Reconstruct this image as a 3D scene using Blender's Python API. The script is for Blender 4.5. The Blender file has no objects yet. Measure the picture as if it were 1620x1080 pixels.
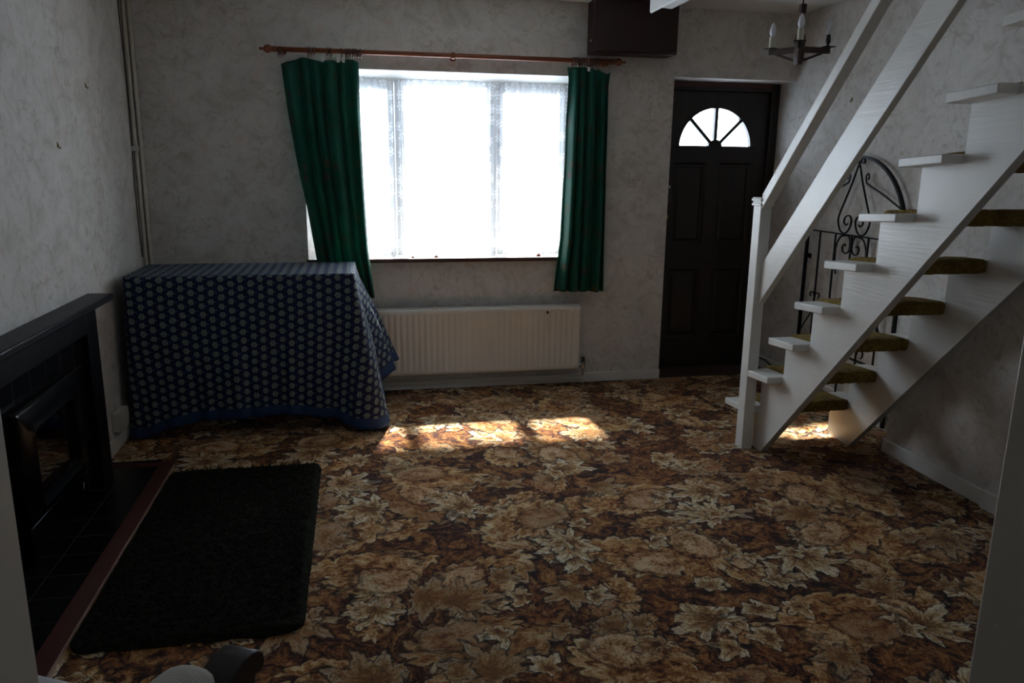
import bpy, bmesh, math, random
from mathutils import Vector, Matrix, noise as mnoise
random.seed(7)
PI = math.pi
SC = bpy.context.scene
COL = SC.collection

# ------------------------------------------------------------------ camera, sky, sun, exposure
yaw, pitch, roll, FPX = 0.197895, 0.223339, 0.0114843, 1226.17
cy_, sy_ = math.cos(yaw), math.sin(yaw)
fwd = Vector((sy_*math.cos(pitch), cy_*math.cos(pitch), -math.sin(pitch)))
rgt = Vector((cy_, -sy_, 0)); up = rgt.cross(fwd)
r2 = math.cos(roll)*rgt + math.sin(roll)*up
u2 = -math.sin(roll)*rgt + math.cos(roll)*up
cam = bpy.data.cameras.new('camera'); camo = bpy.data.objects.new('camera', cam); COL.objects.link(camo)
camo.matrix_world = Matrix(((r2.x, u2.x, -fwd.x, 0), (r2.y, u2.y, -fwd.y, 0), (r2.z, u2.z, -fwd.z, 1.45), (0, 0, 0, 1)))
cam.sensor_width = 36; cam.lens = FPX/1620*36; cam.clip_start = 0.02
SC.camera = camo

W = bpy.data.worlds.new('sky'); SC.world = W; W.use_nodes = True
bg = W.node_tree.nodes['Background']; bg.inputs[0].default_value = (0.76, 0.86, 1.0, 1); bg.inputs[1].default_value = 13.0

sl = bpy.data.lights.new('sun', 'SUN'); sl.energy = 50; sl.angle = math.radians(2.6); sl.color = (1, .93, .82)
slo = bpy.data.objects.new('sun', sl); COL.objects.link(slo)
sd = Vector((0.0, -1.0, -1.18)).normalized()
slo.rotation_euler = sd.to_track_quat('-Z', 'Y').to_euler(); slo.location = (0.6, 9, 6)

def portal(name, loc, sx, sz, toward):
    l = bpy.data.lights.new(name, 'AREA'); l.shape = 'RECTANGLE'; l.size = sx; l.size_y = sz
    l.cycles.is_portal = True
    o = bpy.data.objects.new(name, l); COL.objects.link(o); o.location = loc
    o.rotation_euler = Vector(toward).to_track_quat('-Z', 'Y').to_euler()
portal('window_portal', (0.58, 5.33, 1.42), 1.8, 1.25, (0, -1, 0))
portal('fanlight_portal', (2.468, 5.29, 1.74), .62, .34, (0, -1, 0))
portal('kitchen_portal', (0.3, -2.62, 1.65), .4, .4, (0, 1, 0))  # portal for the opening added in the unseen back room

vs = SC.view_settings
SC.display_settings.display_device = 'sRGB'
vs.view_transform = 'Standard'; vs.look = 'None'; vs.gamma = 1; vs.use_curve_mapping = False; vs.exposure = 0.0
SC.cycles.max_bounces = 10; SC.cycles.diffuse_bounces = 6; SC.cycles.transparent_max_bounces = 16
SC.cycles.transmission_bounces = 6; SC.cycles.sample_clamp_indirect = 6.0
SC.cycles.caustics_reflective = False; SC.cycles.caustics_refractive = False

# ------------------------------------------------------------------ shader expression helper
class X:
    def __init__(s, nt, k): s.nt, s.k = nt, k
    def _m(s, op, *o, clamp=False):
        n = s.nt.nodes.new('ShaderNodeMath'); n.operation = op; n.use_clamp = clamp
        for i, v in enumerate((s,)+o):
            if isinstance(v, X): s.nt.links.new(v.k, n.inputs[i])
            else: n.inputs[i].default_value = v
        return X(s.nt, n.outputs[0])
    def __add__(s, o): return s._m('ADD', o)
    __radd__ = __add__
    def __sub__(s, o): return s._m('SUBTRACT', o)
    def __rsub__(s, o): return (s*-1) + o
    def __mul__(s, o): return s._m('MULTIPLY', o)
    __rmul__ = __mul__
    def __truediv__(s, o): return s._m('DIVIDE', o)
    def lt(s, o): return s._m('LESS_THAN', o)
    def gt(s, o): return s._m('GREATER_THAN', o)
    def sin(s): return s._m('SINE')
    def cos(s): return s._m('COSINE')
    def abs(s): return s._m('ABSOLUTE')
    def pw(s, o): return s._m('POWER', o)
    def mn(s, o): return s._m('MINIMUM', o)
    def mx(s, o): return s._m('MAXIMUM', o)
    def fract(s): return s._m('FRACT')
    def floor(s): return s._m('FLOOR')
    def atan2(s, o): return s._m('ARCTAN2', o)
    def sqrt(s): return s._m('SQRT')
    def ss(s, a, b):                       # smooth step from a to b
        n = s.nt.nodes.new('ShaderNodeMapRange'); n.interpolation_type = 'SMOOTHSTEP'
        s.nt.links.new(s.k, n.inputs[0])
        for i, v in ((1, a), (2, b)):
            if isinstance(v, X): s.nt.links.new(v.k, n.inputs[i])
            else: n.inputs[i].default_value = v
        n.inputs[3].default_value = 0; n.inputs[4].default_value = 1
        return X(s.nt, n.outputs[0])

class Mat:
    def __init__(s, name):
        s.m = bpy.data.materials.new(name); s.m.use_nodes = True; s.nt = s.m.node_tree
        s.b = s.nt.nodes['Principled BSDF']; s.out = s.nt.nodes['Material Output']
    def new(s, t): return s.nt.nodes.new(t)
    def lk(s, a, b): s.nt.links.new(a.k if isinstance(a, X) else a, b)
    def coord(s, kind='Object'):
        n = s.new('ShaderNodeTexCoord'); return n.outputs[kind]
    def geo(s): return s.new('ShaderNodeNewGeometry').outputs['Position']
    def xyz(s, v):
        n = s.new('ShaderNodeSeparateXYZ'); s.lk(v, n.inputs[0]); return [X(s.nt, o) for o in n.outputs[:3]]
    def vec(s, a, b, c=0.0):
        n = s.new('ShaderNodeCombineXYZ')
        for i, v in enumerate((a, b, c)):
            if isinstance(v, X): s.lk(v, n.inputs[i])
            else: n.inputs[i].default_value = v
        return n.outputs[0]
    def noise(s, v, scale, detail=4, rough=.55, dist=0, out='Fac', dim='3D'):
        n = s.new('ShaderNodeTexNoise'); n.noise_dimensions = dim; s.lk(v, n.inputs['Vector'])
        n.inputs['Scale'].default_value = scale; n.inputs['Detail'].default_value = detail
        n.inputs['Roughness'].default_value = rough; n.inputs['Distortion'].default_value = dist
        o = n.outputs['Fac' if out == 'Fac' else 'Color']
        return X(s.nt, o) if out == 'Fac' else o
    def voro(s, v, scale, rnd=1.0, feat='F1', dim='2D'):
        n = s.new('ShaderNodeTexVoronoi'); n.voronoi_dimensions = dim; n.feature = feat
        s.lk(v, n.inputs['Vector']); n.inputs['Scale'].default_value = scale; n.inputs['Randomness'].default_value = rnd
        return n
    def ramp(s, f, stops, interp='LINEAR'):
        n = s.new('ShaderNodeValToRGB'); n.color_ramp.interpolation = interp; e = n.color_ramp.elements
        while len(e) > 1: e.remove(e[-1])
        e[0].position = stops[0][0]; e[0].color = tuple(stops[0][1])+(1,)
        for p, c in stops[1:]:
            q = e.new(p); q.color = tuple(c)+(1,)
        s.lk(f, n.inputs[0]); return n.outputs[0]
    def mix(s, f, a, b, mode='MIX'):
        n = s.new('ShaderNodeMix'); n.data_type = 'RGBA'; n.blend_type = mode
        if isinstance(f, X): s.lk(f, n.inputs[0])
        else: n.inputs[0].default_value = f
        for i, v in ((6, a), (7, b)):
            if isinstance(v, tuple): n.inputs[i].default_value = v+(1,)
            else: s.lk(v, n.inputs[i])
        return n.outputs[2]
    def bump(s, h, strength=.3, dist=.01):
        n = s.new('ShaderNodeBump'); n.inputs['Strength'].default_value = strength
        n.inputs['Distance'].default_value = dist; s.lk(h, n.inputs['Height']); s.lk(n.outputs[0], s.b.inputs['Normal'])
    def set(s, base=None, rough=None, metal=None, spec=None, sheen=None, coat=None):
        if base is not None:
            if isinstance(base, tuple): s.b.inputs['Base Color'].default_value = base+(1,)
            else: s.lk(base, s.b.inputs['Base Color'])
        if rough is not None:
            if isinstance(rough, X): s.lk(rough, s.b.inputs['Roughness'])
            else: s.b.inputs['Roughness'].default_value = rough
        if metal is not None: s.b.inputs['Metallic'].default_value = metal
        if spec is not None: s.b.inputs['Specular IOR Level'].default_value = spec
        if sheen is not None: s.b.inputs['Sheen Weight'].default_value = sheen
        if coat is not None: s.b.inputs['Coat Weight'].default_value = coat
        return s

def plain(name, col, rough=.5, metal=0, var=.12, scale=8, spec=.5, bump=0, bscale=40):
    """a plain colour with slight mottling from noise"""
    M = Mat(name); p = M.coord()
    n = M.noise(p, scale, 4)
    lo = tuple(c*(1-var) for c in col); hi = tuple(min(1, c*(1+var)) for c in col)
    M.set(M.ramp(n, [(.3, lo), (.7, hi)]), rough, metal, spec)
    if bump: M.bump(M.noise(p, bscale, 3), bump, .004)
    return M.m

def m_wallpaper(name='wallpaper'):
    M = Mat(name); p = M.geo()
    x, y, z = M.xyz(p)
    q = M.vec(x + y*1.0, z)                       # paper runs along either wall
    warp = M.new('ShaderNodeVectorMath'); warp.operation = 'MULTIPLY_ADD'
    wn = M.noise(q, 5, 3, .5, 0, out='Color'); M.lk(wn, warp.inputs[0]); warp.inputs[1].default_value = (.16, .16, 0); M.lk(q, warp.inputs[2])
    wq = warp.outputs[0]
    e = M.voro(wq, 5.0, 1, 'DISTANCE_TO_EDGE'); ed = X(M.nt, e.outputs['Distance'])
    line = (1 - ed.ss(.0, .055))
    e2 = M.voro(wq, 17, 1, 'DISTANCE_TO_EDGE'); ed2 = X(M.nt, e2.outputs['Distance'])
    line2 = 1 - ed2.ss(.0, .16)
    m1 = M.noise(q, 3.0, 4, .6, .8).ss(.44, .60)
    m2 = M.noise(q, 5.2, 5, .65, 1.2)
    base = M.ramp(m2, [(.34, (.50, .475, .445)), (.46, (.60, .575, .55)), (.62, (.66, .64, .615))])
    br = M.noise(wq, 30, 4, .65, 1.0)
    c = M.mix(line2*m1*br.ss(.44, .60)*.42, base, (.36, .33, .285))
    c = M.mix(line*br.ss(.40, .60)*.36, c, (.38, .34, .285))
    leaf = M.noise(wq, 19, 3, .5, .6).ss(.585, .635)*(m1*.6+.4)
    c = M.mix(leaf*.55, c, (.40, .365, .315))
    pink = M.noise(q, 8, 2, .5).ss(.64, .72)
    c = M.mix(pink*.45, c, (.62, .47, .42))
    M.set(c, .66, spec=.3)
    h = M.noise(q, 70, 4, .6)
    M.bump(h, .30, .004)
    return M.m

def motif(M, x, y, scale, off, rnd=.75):
    """per-cell local coordinates: returns (lx, ly, r, theta, random) around each cell's point"""
    v = M.vec(x+off[0], y+off[1])
    n = M.voro(v, scale, rnd)
    px, py, _ = M.xyz(n.outputs['Position'])
    cr, cg, cb = M.xyz(n.outputs['Color'])
    dx = x + off[0] - px; dy = y + off[1] - py
    a = cr*6.2832
    ca, sa = a.cos(), a.sin()
    lx = dx*ca + dy*sa; ly = dy*ca - dx*sa
    r = (lx*lx + ly*ly).sqrt()
    th = ly.atan2(lx)
    return lx, ly, r, th, cg, cb

def m_carpet():
    M = Mat('floral_axminster_carpet'); p = M.geo()
    x0, y0, z0 = M.xyz(p); P0 = M.vec(x0, y0)
    w = M.noise(P0, 7, 3, .55, 0, out='Color', dim='2D'); wx, wy, _ = M.xyz(w)
    f = M.noise(P0, 42, 3, .6, 0, out='Color', dim='2D'); fx, fy, _ = M.xyz(f)
    x = x0 + (wx-.5)*.075 + (fx-.5)*.016; y = y0 + (wy-.5)*.075 + (fy-.5)*.016
    P = M.vec(x, y)
    mid = M.noise(P, 24, 4, .65, .8, dim='2D')
    n1 = M.noise(P, 8.5, 6, .70, 1.6, dim='2D')
    fin = M.noise(P, 62, 4, .7, .4, dim='2D')
    col = M.ramp(n1*.55+mid*.20+fin*.25, [(.38, (.010, .003, .006)), (.44, (.028, .008, .008)), (.48, (.10, .030, .010)), (.52, (.22, .082, .020)), (.57, (.36, .165, .05)), (.63, (.50, .30, .13))])
    # small flower clusters
    lx, ly, r, th, g, b = motif(M, x, y, 21, (3.1, 7.7), 1.0)
    R = (th*2.5).cos().abs()*.008 + .008
    pet = 1 - (r/R).ss(.6, 1.05)
    area = M.noise(P, 3.4, 2, .5, .5, dim='2D').ss(.50, .60)
    fcol = M.ramp(g, [(0, (.30, .10, .035)), (.5, (.40, .21, .09)), (1, (.46, .32, .17))])
    col = M.mix(pet*area*(r.ss(.001, .004))*.7, col, fcol)
    def scroll(col, scale, off, RR, keep):
        lx, ly, r, th, g, b = motif(M, x, y, scale, off, .8)
        ly2 = ly*1.5
        r = (lx*lx + ly2*ly2).sqrt(); th = ly2.atan2(lx)
        on = g.gt(keep)
        edge = ((th*8 + r*30).sin().abs()*.16 + (th*.5).sin()*(.22) + .80)*RR
        t = r/edge
        inside = (1 - t.ss(.92, 1.0))*on
        halo = (1 - t.ss(1.0, 1.14))*on
        # an inner bud set off centre; between bud and edge lies the feathered crescent
        bx_ = lx - RR*.22; by_ = ly2 + RR*.12
        rb = (bx_*bx_ + by_*by_).sqrt()
        bud = 1 - (rb/(RR*.52)).ss(.90, 1.0)
        line = ((rb/(RR*.52)).ss(.90, .99))*(1-(rb/(RR*.52)).ss(1.03, 1.16))
        rib = (th*13 + t*5).sin()*.5+.5
        stk = M.noise(M.vec(th*1.5, t*8.0, g*10.0), 1.6, 3, .6)
        sc = t*.50 + rib*.14 + (stk-.5)*1.5 + (fin-.5)*.7 + .14
        ccol = M.ramp(sc, [(.15, (.045, .012, .006)), (.33, (.22, .075, .018)), (.50, (.42, .20, .06)), (.68, (.60, .39, .18)), (.92, (.80, .66, .45))])
        sw = ((rb*48 + bx_.atan2(by_)*1.0).sin()*.5+.5)*.26 + (stk-.5)*1.0 + mid*.35 + fin*.9 - .20
        bcol = M.ramp(sw, [(.22, (.12, .04, .013)), (.40, (.36, .17, .065)), (.54, (.56, .34, .17)), (.76, (.74, .57, .37))])
        bcol = M.mix(b.ss(.5, .7)*.5, bcol, (.26, .10, .032)); ccol = M.mix(g.ss(.78, .9)*.45, ccol, (.24, .10, .03))
        col = M.mix(halo*.7, col, (.013, .0045, .006))
        col = M.mix(inside, col, M.mix(bud, ccol, bcol))
        return M.mix(inside*line*.55, col, (.04, .014, .008))
    def leaf(col, scale, off, RR, nl, keep):
        lx, ly, r, th, g, b = motif(M, x, y, scale, off, .85)
        on = g.gt(keep)
        s_ = (th*nl).sin().abs()
        ser = (th*nl*4+1).sin().abs()
        edge = ((1 - s_.pw(1.7))*.42 + ser*.10 + .46)*((th*.5).cos().abs().pw(.8)*.86 + .14)*RR
        t = r/edge
        inside = (1 - t.ss(.90, 1.0))*on
        outer = (1 - t.ss(1.0, 1.22))*on
        vein = (s_.lt(.10))*r.gt(.010)
        stk = M.noise(M.vec(th*9.0, t*1.3, g*10.0), 1.3, 3, .6)
        lcol = M.ramp(t*.66 + (stk-.5)*1.2 + (fin-.5)*.9 + .10 - s_*.12, [(.10, (.13, .045, .015)), (.30, (.38, .20, .07)), (.50, (.62, .46, .26)), (.74, (.86, .79, .62))])
        lcol = M.mix(b.gt(.62)*.55, lcol, (.26, .12, .035))
        col = M.mix(outer*.85, col, (.011, .004, .006))
        col = M.mix(inside, col, lcol)
        return M.mix(inside*vein*.45, col, (.15, .07, .028))
    col = scroll(col, 3.0, (6.37, 5.1), .15, .2)
    col = leaf(col, 4.3, (2.2, 9.4), .135, 3.5, .5)
    col = scroll(col, 1.95, (8.6, 2.3), .245, .2)
    col = leaf(col, 2.7, (5.3, 1.9), .20, 4.5, .45)
    col = leaf(col, 5.6, (9.9, 4.4), .085, 2.5, .65)
    blot = M.noise(P, 5.5, 5, .7, 1.5, dim='2D').ss(.60, .68)
    col = M.mix(blot*.7, col, (.022, .007, .007))
    eng = M.noise(P, 19, 3, .55, 1.1, dim='2D'); el = 1 - ((eng-.5).abs()).ss(.004, .022)
    col = M.mix(el*.55, col, (.022, .007, .006))
    warm = M.noise(P, 2.3, 3, .6, dim='2D').ss(.45, .62)
    col = M.mix(warm*.35, col, M.mix(1.0, col, (1.0, .72, .50), 'MULTIPLY'))
    pile = M.noise(P0, 210, 2, .6, dim='2D')
    col = M.mix(1.0, col, M.ramp(pile, [(.3, (.62, .60, .58)), (.7, (1, 1, 1))]), 'MULTIPLY')
    M.set(col, .95, spec=.12, sheen=.08)
    M.bump(pile*.7 + n1*.3, .5, .004)
    return M.m

def m_tablecloth():
    M = Mat('block_print_cloth'); u = M.new('ShaderNodeUVMap'); u.uv_map = 'UVMap'
    a, b, _ = M.xyz(u.outputs[0])           # metres along the edge and down the drop
    wq = M.noise(u.outputs[0], 14, 2, .5, 0, out='Color'); w1, w2, _ = M.xyz(wq); a = a+(w1-.5)*.016; b = b+(w2-.5)*.016
    v2 = M.new('ShaderNodeUVMap'); v2.uv_map = 'border'
    e, _, _ = M.xyz(v2.outputs[0])           # metres to the hem
    cw, ch = .100, .047
    def flowers(ox, oy, R, col_in, petals=3.0):
        fx = ((a+ox)/cw).fract()*cw - cw/2; fy = ((b+oy)/ch).fract()*ch - ch/2
        r = (fx*fx+fy*fy).sqrt(); th = fy.atan2(fx)
        edge = ((th*petals).cos().abs()*.28+.76)*R
        return 1-(r/edge).ss(.86, 1.04), r
    f1, r1 = flowers(0, 0, .0180, None); f2, r2_ = flowers(cw/2, ch/2, .0180, None)
    s1, _ = flowers(cw/4, ch/2, .0048, None, 2.0); s2, _ = flowers(cw*.75, 0, .0048, None, 2.0)
    ground = M.ramp(M.noise(u.outputs[0], 30, 3), [(.3, (.004, .006, .034)), (.7, (.008, .013, .072))])
    fl = f1.mx(f2); rr = r1.mn(r2_)
    ring = (rr*900).sin()*.5+.5
    pet = M.mix(ring*.6, M.ramp(M.noise(u.outputs[0], 90, 2), [(.35, (.12, .17, .15)), (.6, (.25, .30, .25))]), (.06, .11, .13))
    c = M.mix(fl, ground, pet)
    c = M.mix(s1.mx(s2)*.7, c, (.06, .10, .20))
    c = M.mix(rr.lt(.0032), c, (.04, .07, .16))
    bor = 1-e.ss(.052, .056)
    c = M.mix(bor, c, (.014, .042, .125))
    M.set(c, .72, spec=.35)
    M.bump(M.noise(u.outputs[0], 400, 2), .2, .001)
    return M.m

def m_curtain():
    M = Mat('green_curtain_fabric'); u = M.new('ShaderNodeUVMap'); u.uv_map = 'UVMap'
    a, b, _ = M.xyz(u.outputs[0])
    lx, ly, r, th, g, bb = motif(M, a, b, 6.0, (.3, .7), .7)
    edge = ((th*2.5).cos().abs()*.6+.4)*.034
    fl = 1-(r/edge).ss(.75, 1.0)
    st = (ly.abs().lt(.0022))*(r.lt(.07))*(r.gt(.02))
    base = M.ramp(M.noise(u.outputs[0], 5, 3), [(.3, (.002, .075, .050)), (.7, (.003, .125, .086))])
    c = M.mix(fl*.55, base, M.ramp(g, [(0, (.10, .05, .03)), (.45, (.16, .10, .03)), (.5, (.03, .09, .03)), (1, (.12, .04, .06))]))
    c = M.mix(st*.5, c, (.06, .07, .02))
    M.set(c, .55, spec=.35, sheen=.1)
    t = M.new('ShaderNodeBsdfTranslucent'); M.lk(c, t.inputs[0])
    mx = M.new('ShaderNodeMixShader'); mx.inputs[0].default_value = .36
    M.lk(M.b.outputs[0], mx.inputs[1]); M.lk(t.outputs[0], mx.inputs[2]); M.lk(mx.outputs[0], M.out.inputs[0])
    return M.m

def m_net():
    M = Mat('white_net_lace'); u = M.new('ShaderNodeUVMap'); u.uv_map = 'UVMap'
    a, b, _ = M.xyz(u.outputs[0])
    lx, ly, r, th, g, bb = motif(M, a, b, 11, (.3, .9), .6)
    edge = ((th*3).cos().abs()*.5+.5)*.036
    fl = (1-(r/edge).ss(.8, 1.0))*((r*300).sin()*.35+.65)
    hem = 1-b.ss(.0, .02); band = (b.gt(.05)*b.lt(.11))*((a*90).sin().abs())
    mesh = ((a*700).sin().abs()*.3 + (b*700).sin().abs()*.3)*.35
    dens = (fl*.45 + hem*.6 + band*.35 + mesh + .20).mn(.96)
    tr = M.new('ShaderNodeBsdfTransparent'); tl = M.new('ShaderNodeBsdfTranslucent'); df = M.new('ShaderNodeBsdfDiffuse')
    tl.inputs[0].default_value = (.86, .86, .88, 1); df.inputs[0].default_value = (.80, .80, .83, 1)
    m1 = M.new('ShaderNodeMixShader'); m1.inputs[0].default_value = .5; M.lk(tl.outputs[0], m1.inputs[1]); M.lk(df.outputs[0], m1.inputs[2])
    m2 = M.new('ShaderNodeMixShader'); M.lk(dens, m2.inputs[0]); M.lk(tr.outputs[0], m2.inputs[1]); M.lk(m1.outputs[0], m2.inputs[2])
    M.lk(m2.outputs[0], M.out.inputs[0])
    return M.m

def m_glass(name, tint=(.95, .97, .97), refl=.07):
    M = Mat(name)
    tr = M.new('ShaderNodeBsdfTransparent'); tr.inputs[0].default_value = tint+(1,)
    gl = M.new('ShaderNodeBsdfGlossy'); gl.inputs['Roughness'].default_value = .03
    M.lk(M.ramp(M.noise(M.coord(), 3, 2), [(0, (.9, .9, .9)), (1, (1, 1, 1))]), gl.inputs[0])
    m = M.new('ShaderNodeMixShader'); m.inputs[0].default_value = refl
    M.lk(tr.outputs[0], m.inputs[1]); M.lk(gl.outputs[0], m.inputs[2]); M.lk(m.outputs[0], M.out.inputs[0])
    return M.m

def m_wood(name, dark, light, rough=.4, axis=0, scale=4):
    M = Mat(name); p = M.coord(); mp = M.new('ShaderNodeMapping'); M.lk(p, mp.inputs[0])
    s = [22, 22, 22]; s[axis] = 1.5; mp.inputs['Scale'].default_value = s
    n = M.noise(mp.outputs[0], scale/4, 5, .6, .6)
    M.set(M.ramp(n, [(.3, dark), (.7, light)]), rough, spec=.45)
    M.bump(n, .12, .002)
    return M.m

def m_stripefabric(name, a, b):
    M = Mat(name); p = M.coord(); x, y, z = M.xyz(p)
    n = M.noise(p, 60, 3, .6); s = ((x*.454+y*.891)*1350 + n*4).sin()*.5+.5
    M.set(M.mix(s*.7, M.mix(n, a, b), tuple(c*.55 for c in a)), .9, spec=.2, sheen=.2); M.bump(s*.6+n*.4, .6, .002)
    return M.m

def m_paint(name, col=(.74, .735, .71), rough=.32):
    M = Mat(name); p = M.coord()
    n = M.noise(p, 5, 4, .6); n2 = M.noise(p, 45, 3, .6)
    M.set(M.ramp(n*.7+n2*.3, [(.3, tuple(c*.9 for c in col)), (.6, col)]), n.ss(.2, .9)*.18 + (rough-.06), spec=.5)
    M.bump(n2*.5+n*.5, .12, .004)
    return M.m

def m_brushpaint():
    """white gloss laid on with visible diagonal brush strokes"""
    M = Mat('brushed_white_gloss'); p = M.coord(); mp = M.new('ShaderNodeMapping'); M.lk(p, mp.inputs[0])
    mp.inputs['Rotation'].default_value = (math.radians(47), 0, 0); mp.inputs['Scale'].default_value = (30, 3, 70)
    n = M.noise(mp.outputs[0], 1.2, 4, .6, .3)
    M.set(M.ramp(M.noise(p, 4, 3), [(.3, (.70, .69, .66)), (.7, (.77, .765, .74))]), .30, spec=.5)
    M.bump(n, .28, .004)
    return M.m

def m_tiles():
    M = Mat('black_glazed_tiles'); p = M.geo(); x, y, z = M.xyz(p)
    # grout lines by whichever plane the tile lies in
    def g(v, o, s): return ((v+o)/s).fract()
    s = .155
    ly_ = g(y, .02, s); lz = g(z+x, .03, s)
    line = (ly_.lt(.02)).mx(lz.lt(.02))
    n = M.noise(p, 9, 4, .6)
    c = M.ramp(n, [(.3, (.003, .003, .004)), (.7, (.008, .008, .010))])
    M.set(M.mix(line*.8, c, (.045, .043, .04)), line*.5 + .26, spec=.2)
    M.bump(1-line, .3, .002)
    return M.m

def m_olive():
    M = Mat('olive_brown_stair_carpet'); p = M.coord(); n = M.noise(p, 70, 5, .7); n2 = M.noise(p, 12, 3)
    M.set(M.ramp(n*.6+n2*.4, [(.32, (.07, .042, .008)), (.5, (.21, .135, .026)), (.68, (.38, .27, .07))]), .98, spec=.08, sheen=.1)
    M.bump(n, .9, .012)
    return M.m

def m_rug():
    M = Mat('shaggy_rug_pile'); p = M.coord(); n = M.noise(p, 45, 5, .7, .5)
    M.set(M.ramp(n, [(.35, (.008, .0085, .006)), (.65, (.026, .028, .019))]), 1.0, spec=.05)
    M.bump(n, .9, .02)
    return M.m

MAT = dict(oak=m_wood('dark_oak', (.028, .014, .011), (.058, .03, .022), .5, 0),
    wallpaper=m_wallpaper(), carpet=m_carpet(), cloth=m_tablecloth(), curtain=m_curtain(), net=m_net(),
    glass=m_glass('window_glass'), stoveglass=m_glass('stove_glass', (.35, .35, .36), .35),
    ceiling=plain('ceiling_emulsion', (.66, .65, .62), .8, var=.05, scale=3, bump=.15, bscale=90),
    paint=m_paint('white_gloss_paint'), brush=m_brushpaint(), joinery=m_paint('white_window_paint', (.75, .76, .77), .4),
    jamb=m_paint('cream_jamb_paint', (.55, .515, .45), .5),
    rad=plain('radiator_enamel', (.70, .67, .62), .38, var=.04, scale=3),
    rust=plain('rust_stain', (.10, .045, .03), .8, var=.4, scale=60), rustrun=plain('rust_run', (.42, .24, .13), .6, var=.3, scale=60),
    darkdoor=m_wood('dark_stained_door', (.010, .0075, .007), (.022, .015, .013), .42, 2),
    redwood=m_wood('red_brown_stain', (.045, .010, .008), (.085, .022, .014), .4, 0),
    cupwood=m_wood('dark_red_cupboard', (.014, .002, .0022), (.026, .004, .004), .5, 2),
    rodwood=m_wood('varnished_rod_wood', (.13, .035, .014), (.26, .075, .028), .35, 0),
    ringwood=m_wood('brown_ring_wood', (.055, .022, .015), (.12, .05, .035), .4, 0),
    kerb=m_wood('mahogany_kerb', (.036, .0035, .002), (.07, .008, .004), .6, 1),
    chairwood=m_wood('dark_chair_wood', (.009, .006, .009), (.02, .013, .016), .35, 1),
    sillwood=m_wood('sill_wood', (.05, .022, .015), (.10, .05, .035), .5, 0),
    iron=plain('black_wrought_iron', (.008, .008, .010), .45, .6, var=.3, scale=30, bump=.2),
    blackslate=plain('black_painted_slate', (.0045, .005, .0075), .42, var=.25, scale=9, spec=.22),
    blackmetal=plain('black_stove_enamel', (.003, .003, .004), .22, .0, var=.3, scale=9, spec=.16),
    tiles=m_tiles(), olive=m_olive(), rug=m_rug(),
    chrome=plain('dull_chrome', (.45, .45, .45), .25, .9, var=.1), brass=plain('aged_brass', (.45, .33, .14), .3, .9, var=.15),
    ivory=plain('ivory_candle_tube', (.62, .60, .50), .5, var=.06), bulb=plain('frosted_bulb', (.80, .82, .88), .25, var=.03),
    clear=m_glass('clear_bulb_glass', (.80, .82, .86), .25),
    plastic=plain('white_plastic', (.70, .70, .70), .35, var=.05), oldplastic=plain('cream_plastic', (.60, .58, .53), .45, var=.05),
    grey=plain('grey_label', (.28, .30, .33), .5, var=.2), black=plain('black_rubber', (.01, .01, .01), .5, var=.2),
    pipe=m_paint('painted_pipe', (.72, .68, .60), .45), tape=plain('curtain_tape', (.62, .62, .60), .8, var=.05),
    arm=m_stripefabric('ribbed_cream_upholstery', (.50, .48, .42), (.62, .60, .53)), armback=plain('pale_grey_upholstery', (.55, .54, .56), .85, var=.1, scale=30, bump=.4),
    coal=plain('fire_coals', (.03, .026, .022), .9, var=.5, scale=25, bump=.5), log=plain('pale_ash_logs', (.13, .10, .085), .9, var=.4, scale=30),
    petal=plain('dried_petal', (.16, .05, .035), .8, var=.3, scale=60), sunhood=plain('sun_hood_render', (.55, .53, .49), .8, var=.08),
    kerbglint=plain('kerb_highlight', (.42, .27, .22), .35, var=.2), cable=plain('old_cable', (.05, .045, .04), .6, var=.2), mortar=plain('threshold_wood', (.05, .03, .02), .6, var=.2),  # the kerb edge tone is a highlight put into colour
)

# ------------------------------------------------------------------ object helpers
def empty(name, loc, label, cat, group=None, rz=0):
    o = bpy.data.objects.new(name, None); COL.objects.link(o); o.location = loc; o.empty_display_size = .1
    return tag(o, label, cat, group)
def tag(o, label=None, cat=None, group=None, kind=None):
    if label: o['label'] = label
    if cat: o['category'] = cat
    if group: o['group'] = group
    if kind: o['kind'] = kind
    return o
def link(name, bm, mat, parent=None, bevel=0, smooth=False, segs=2, solid=0, sub=0, angle=None):
    me = bpy.data.meshes.new(name); bmesh.ops.recalc_face_normals(bm, faces=bm.faces)
    if smooth:
        for f in bm.faces: f.smooth = True
    bm.to_mesh(me); bm.free()
    o = bpy.data.objects.new(name, me); COL.objects.link(o); me.materials.append(MAT[mat] if isinstance(mat, str) else mat)
    if parent is not None:
        o.parent = parent
        if parent.type == 'EMPTY': o.matrix_parent_inverse = Matrix.Translation(-Vector(parent.location))
    if solid:
        m = o.modifiers.new('thickness', 'SOLIDIFY'); m.thickness = solid; m.offset = 0
    if bevel:
        m = o.modifiers.new('bevel', 'BEVEL'); m.width = bevel; m.segments = segs; m.limit_method = 'ANGLE'; m.angle_limit = math.radians(35)
        me.shade_smooth(); me.set_sharp_from_angle(angle=math.radians(40))
    if smooth and angle: me.set_sharp_from_angle(angle=math.radians(angle))
    if sub:
        m = o.modifiers.new('subd', 'SUBSURF'); m.levels = sub; m.render_levels = sub
    return o
def struct(name, bm, mat, **k): return tag(link(name, bm, mat, **k), kind='structure')
NB = bmesh.new
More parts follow.
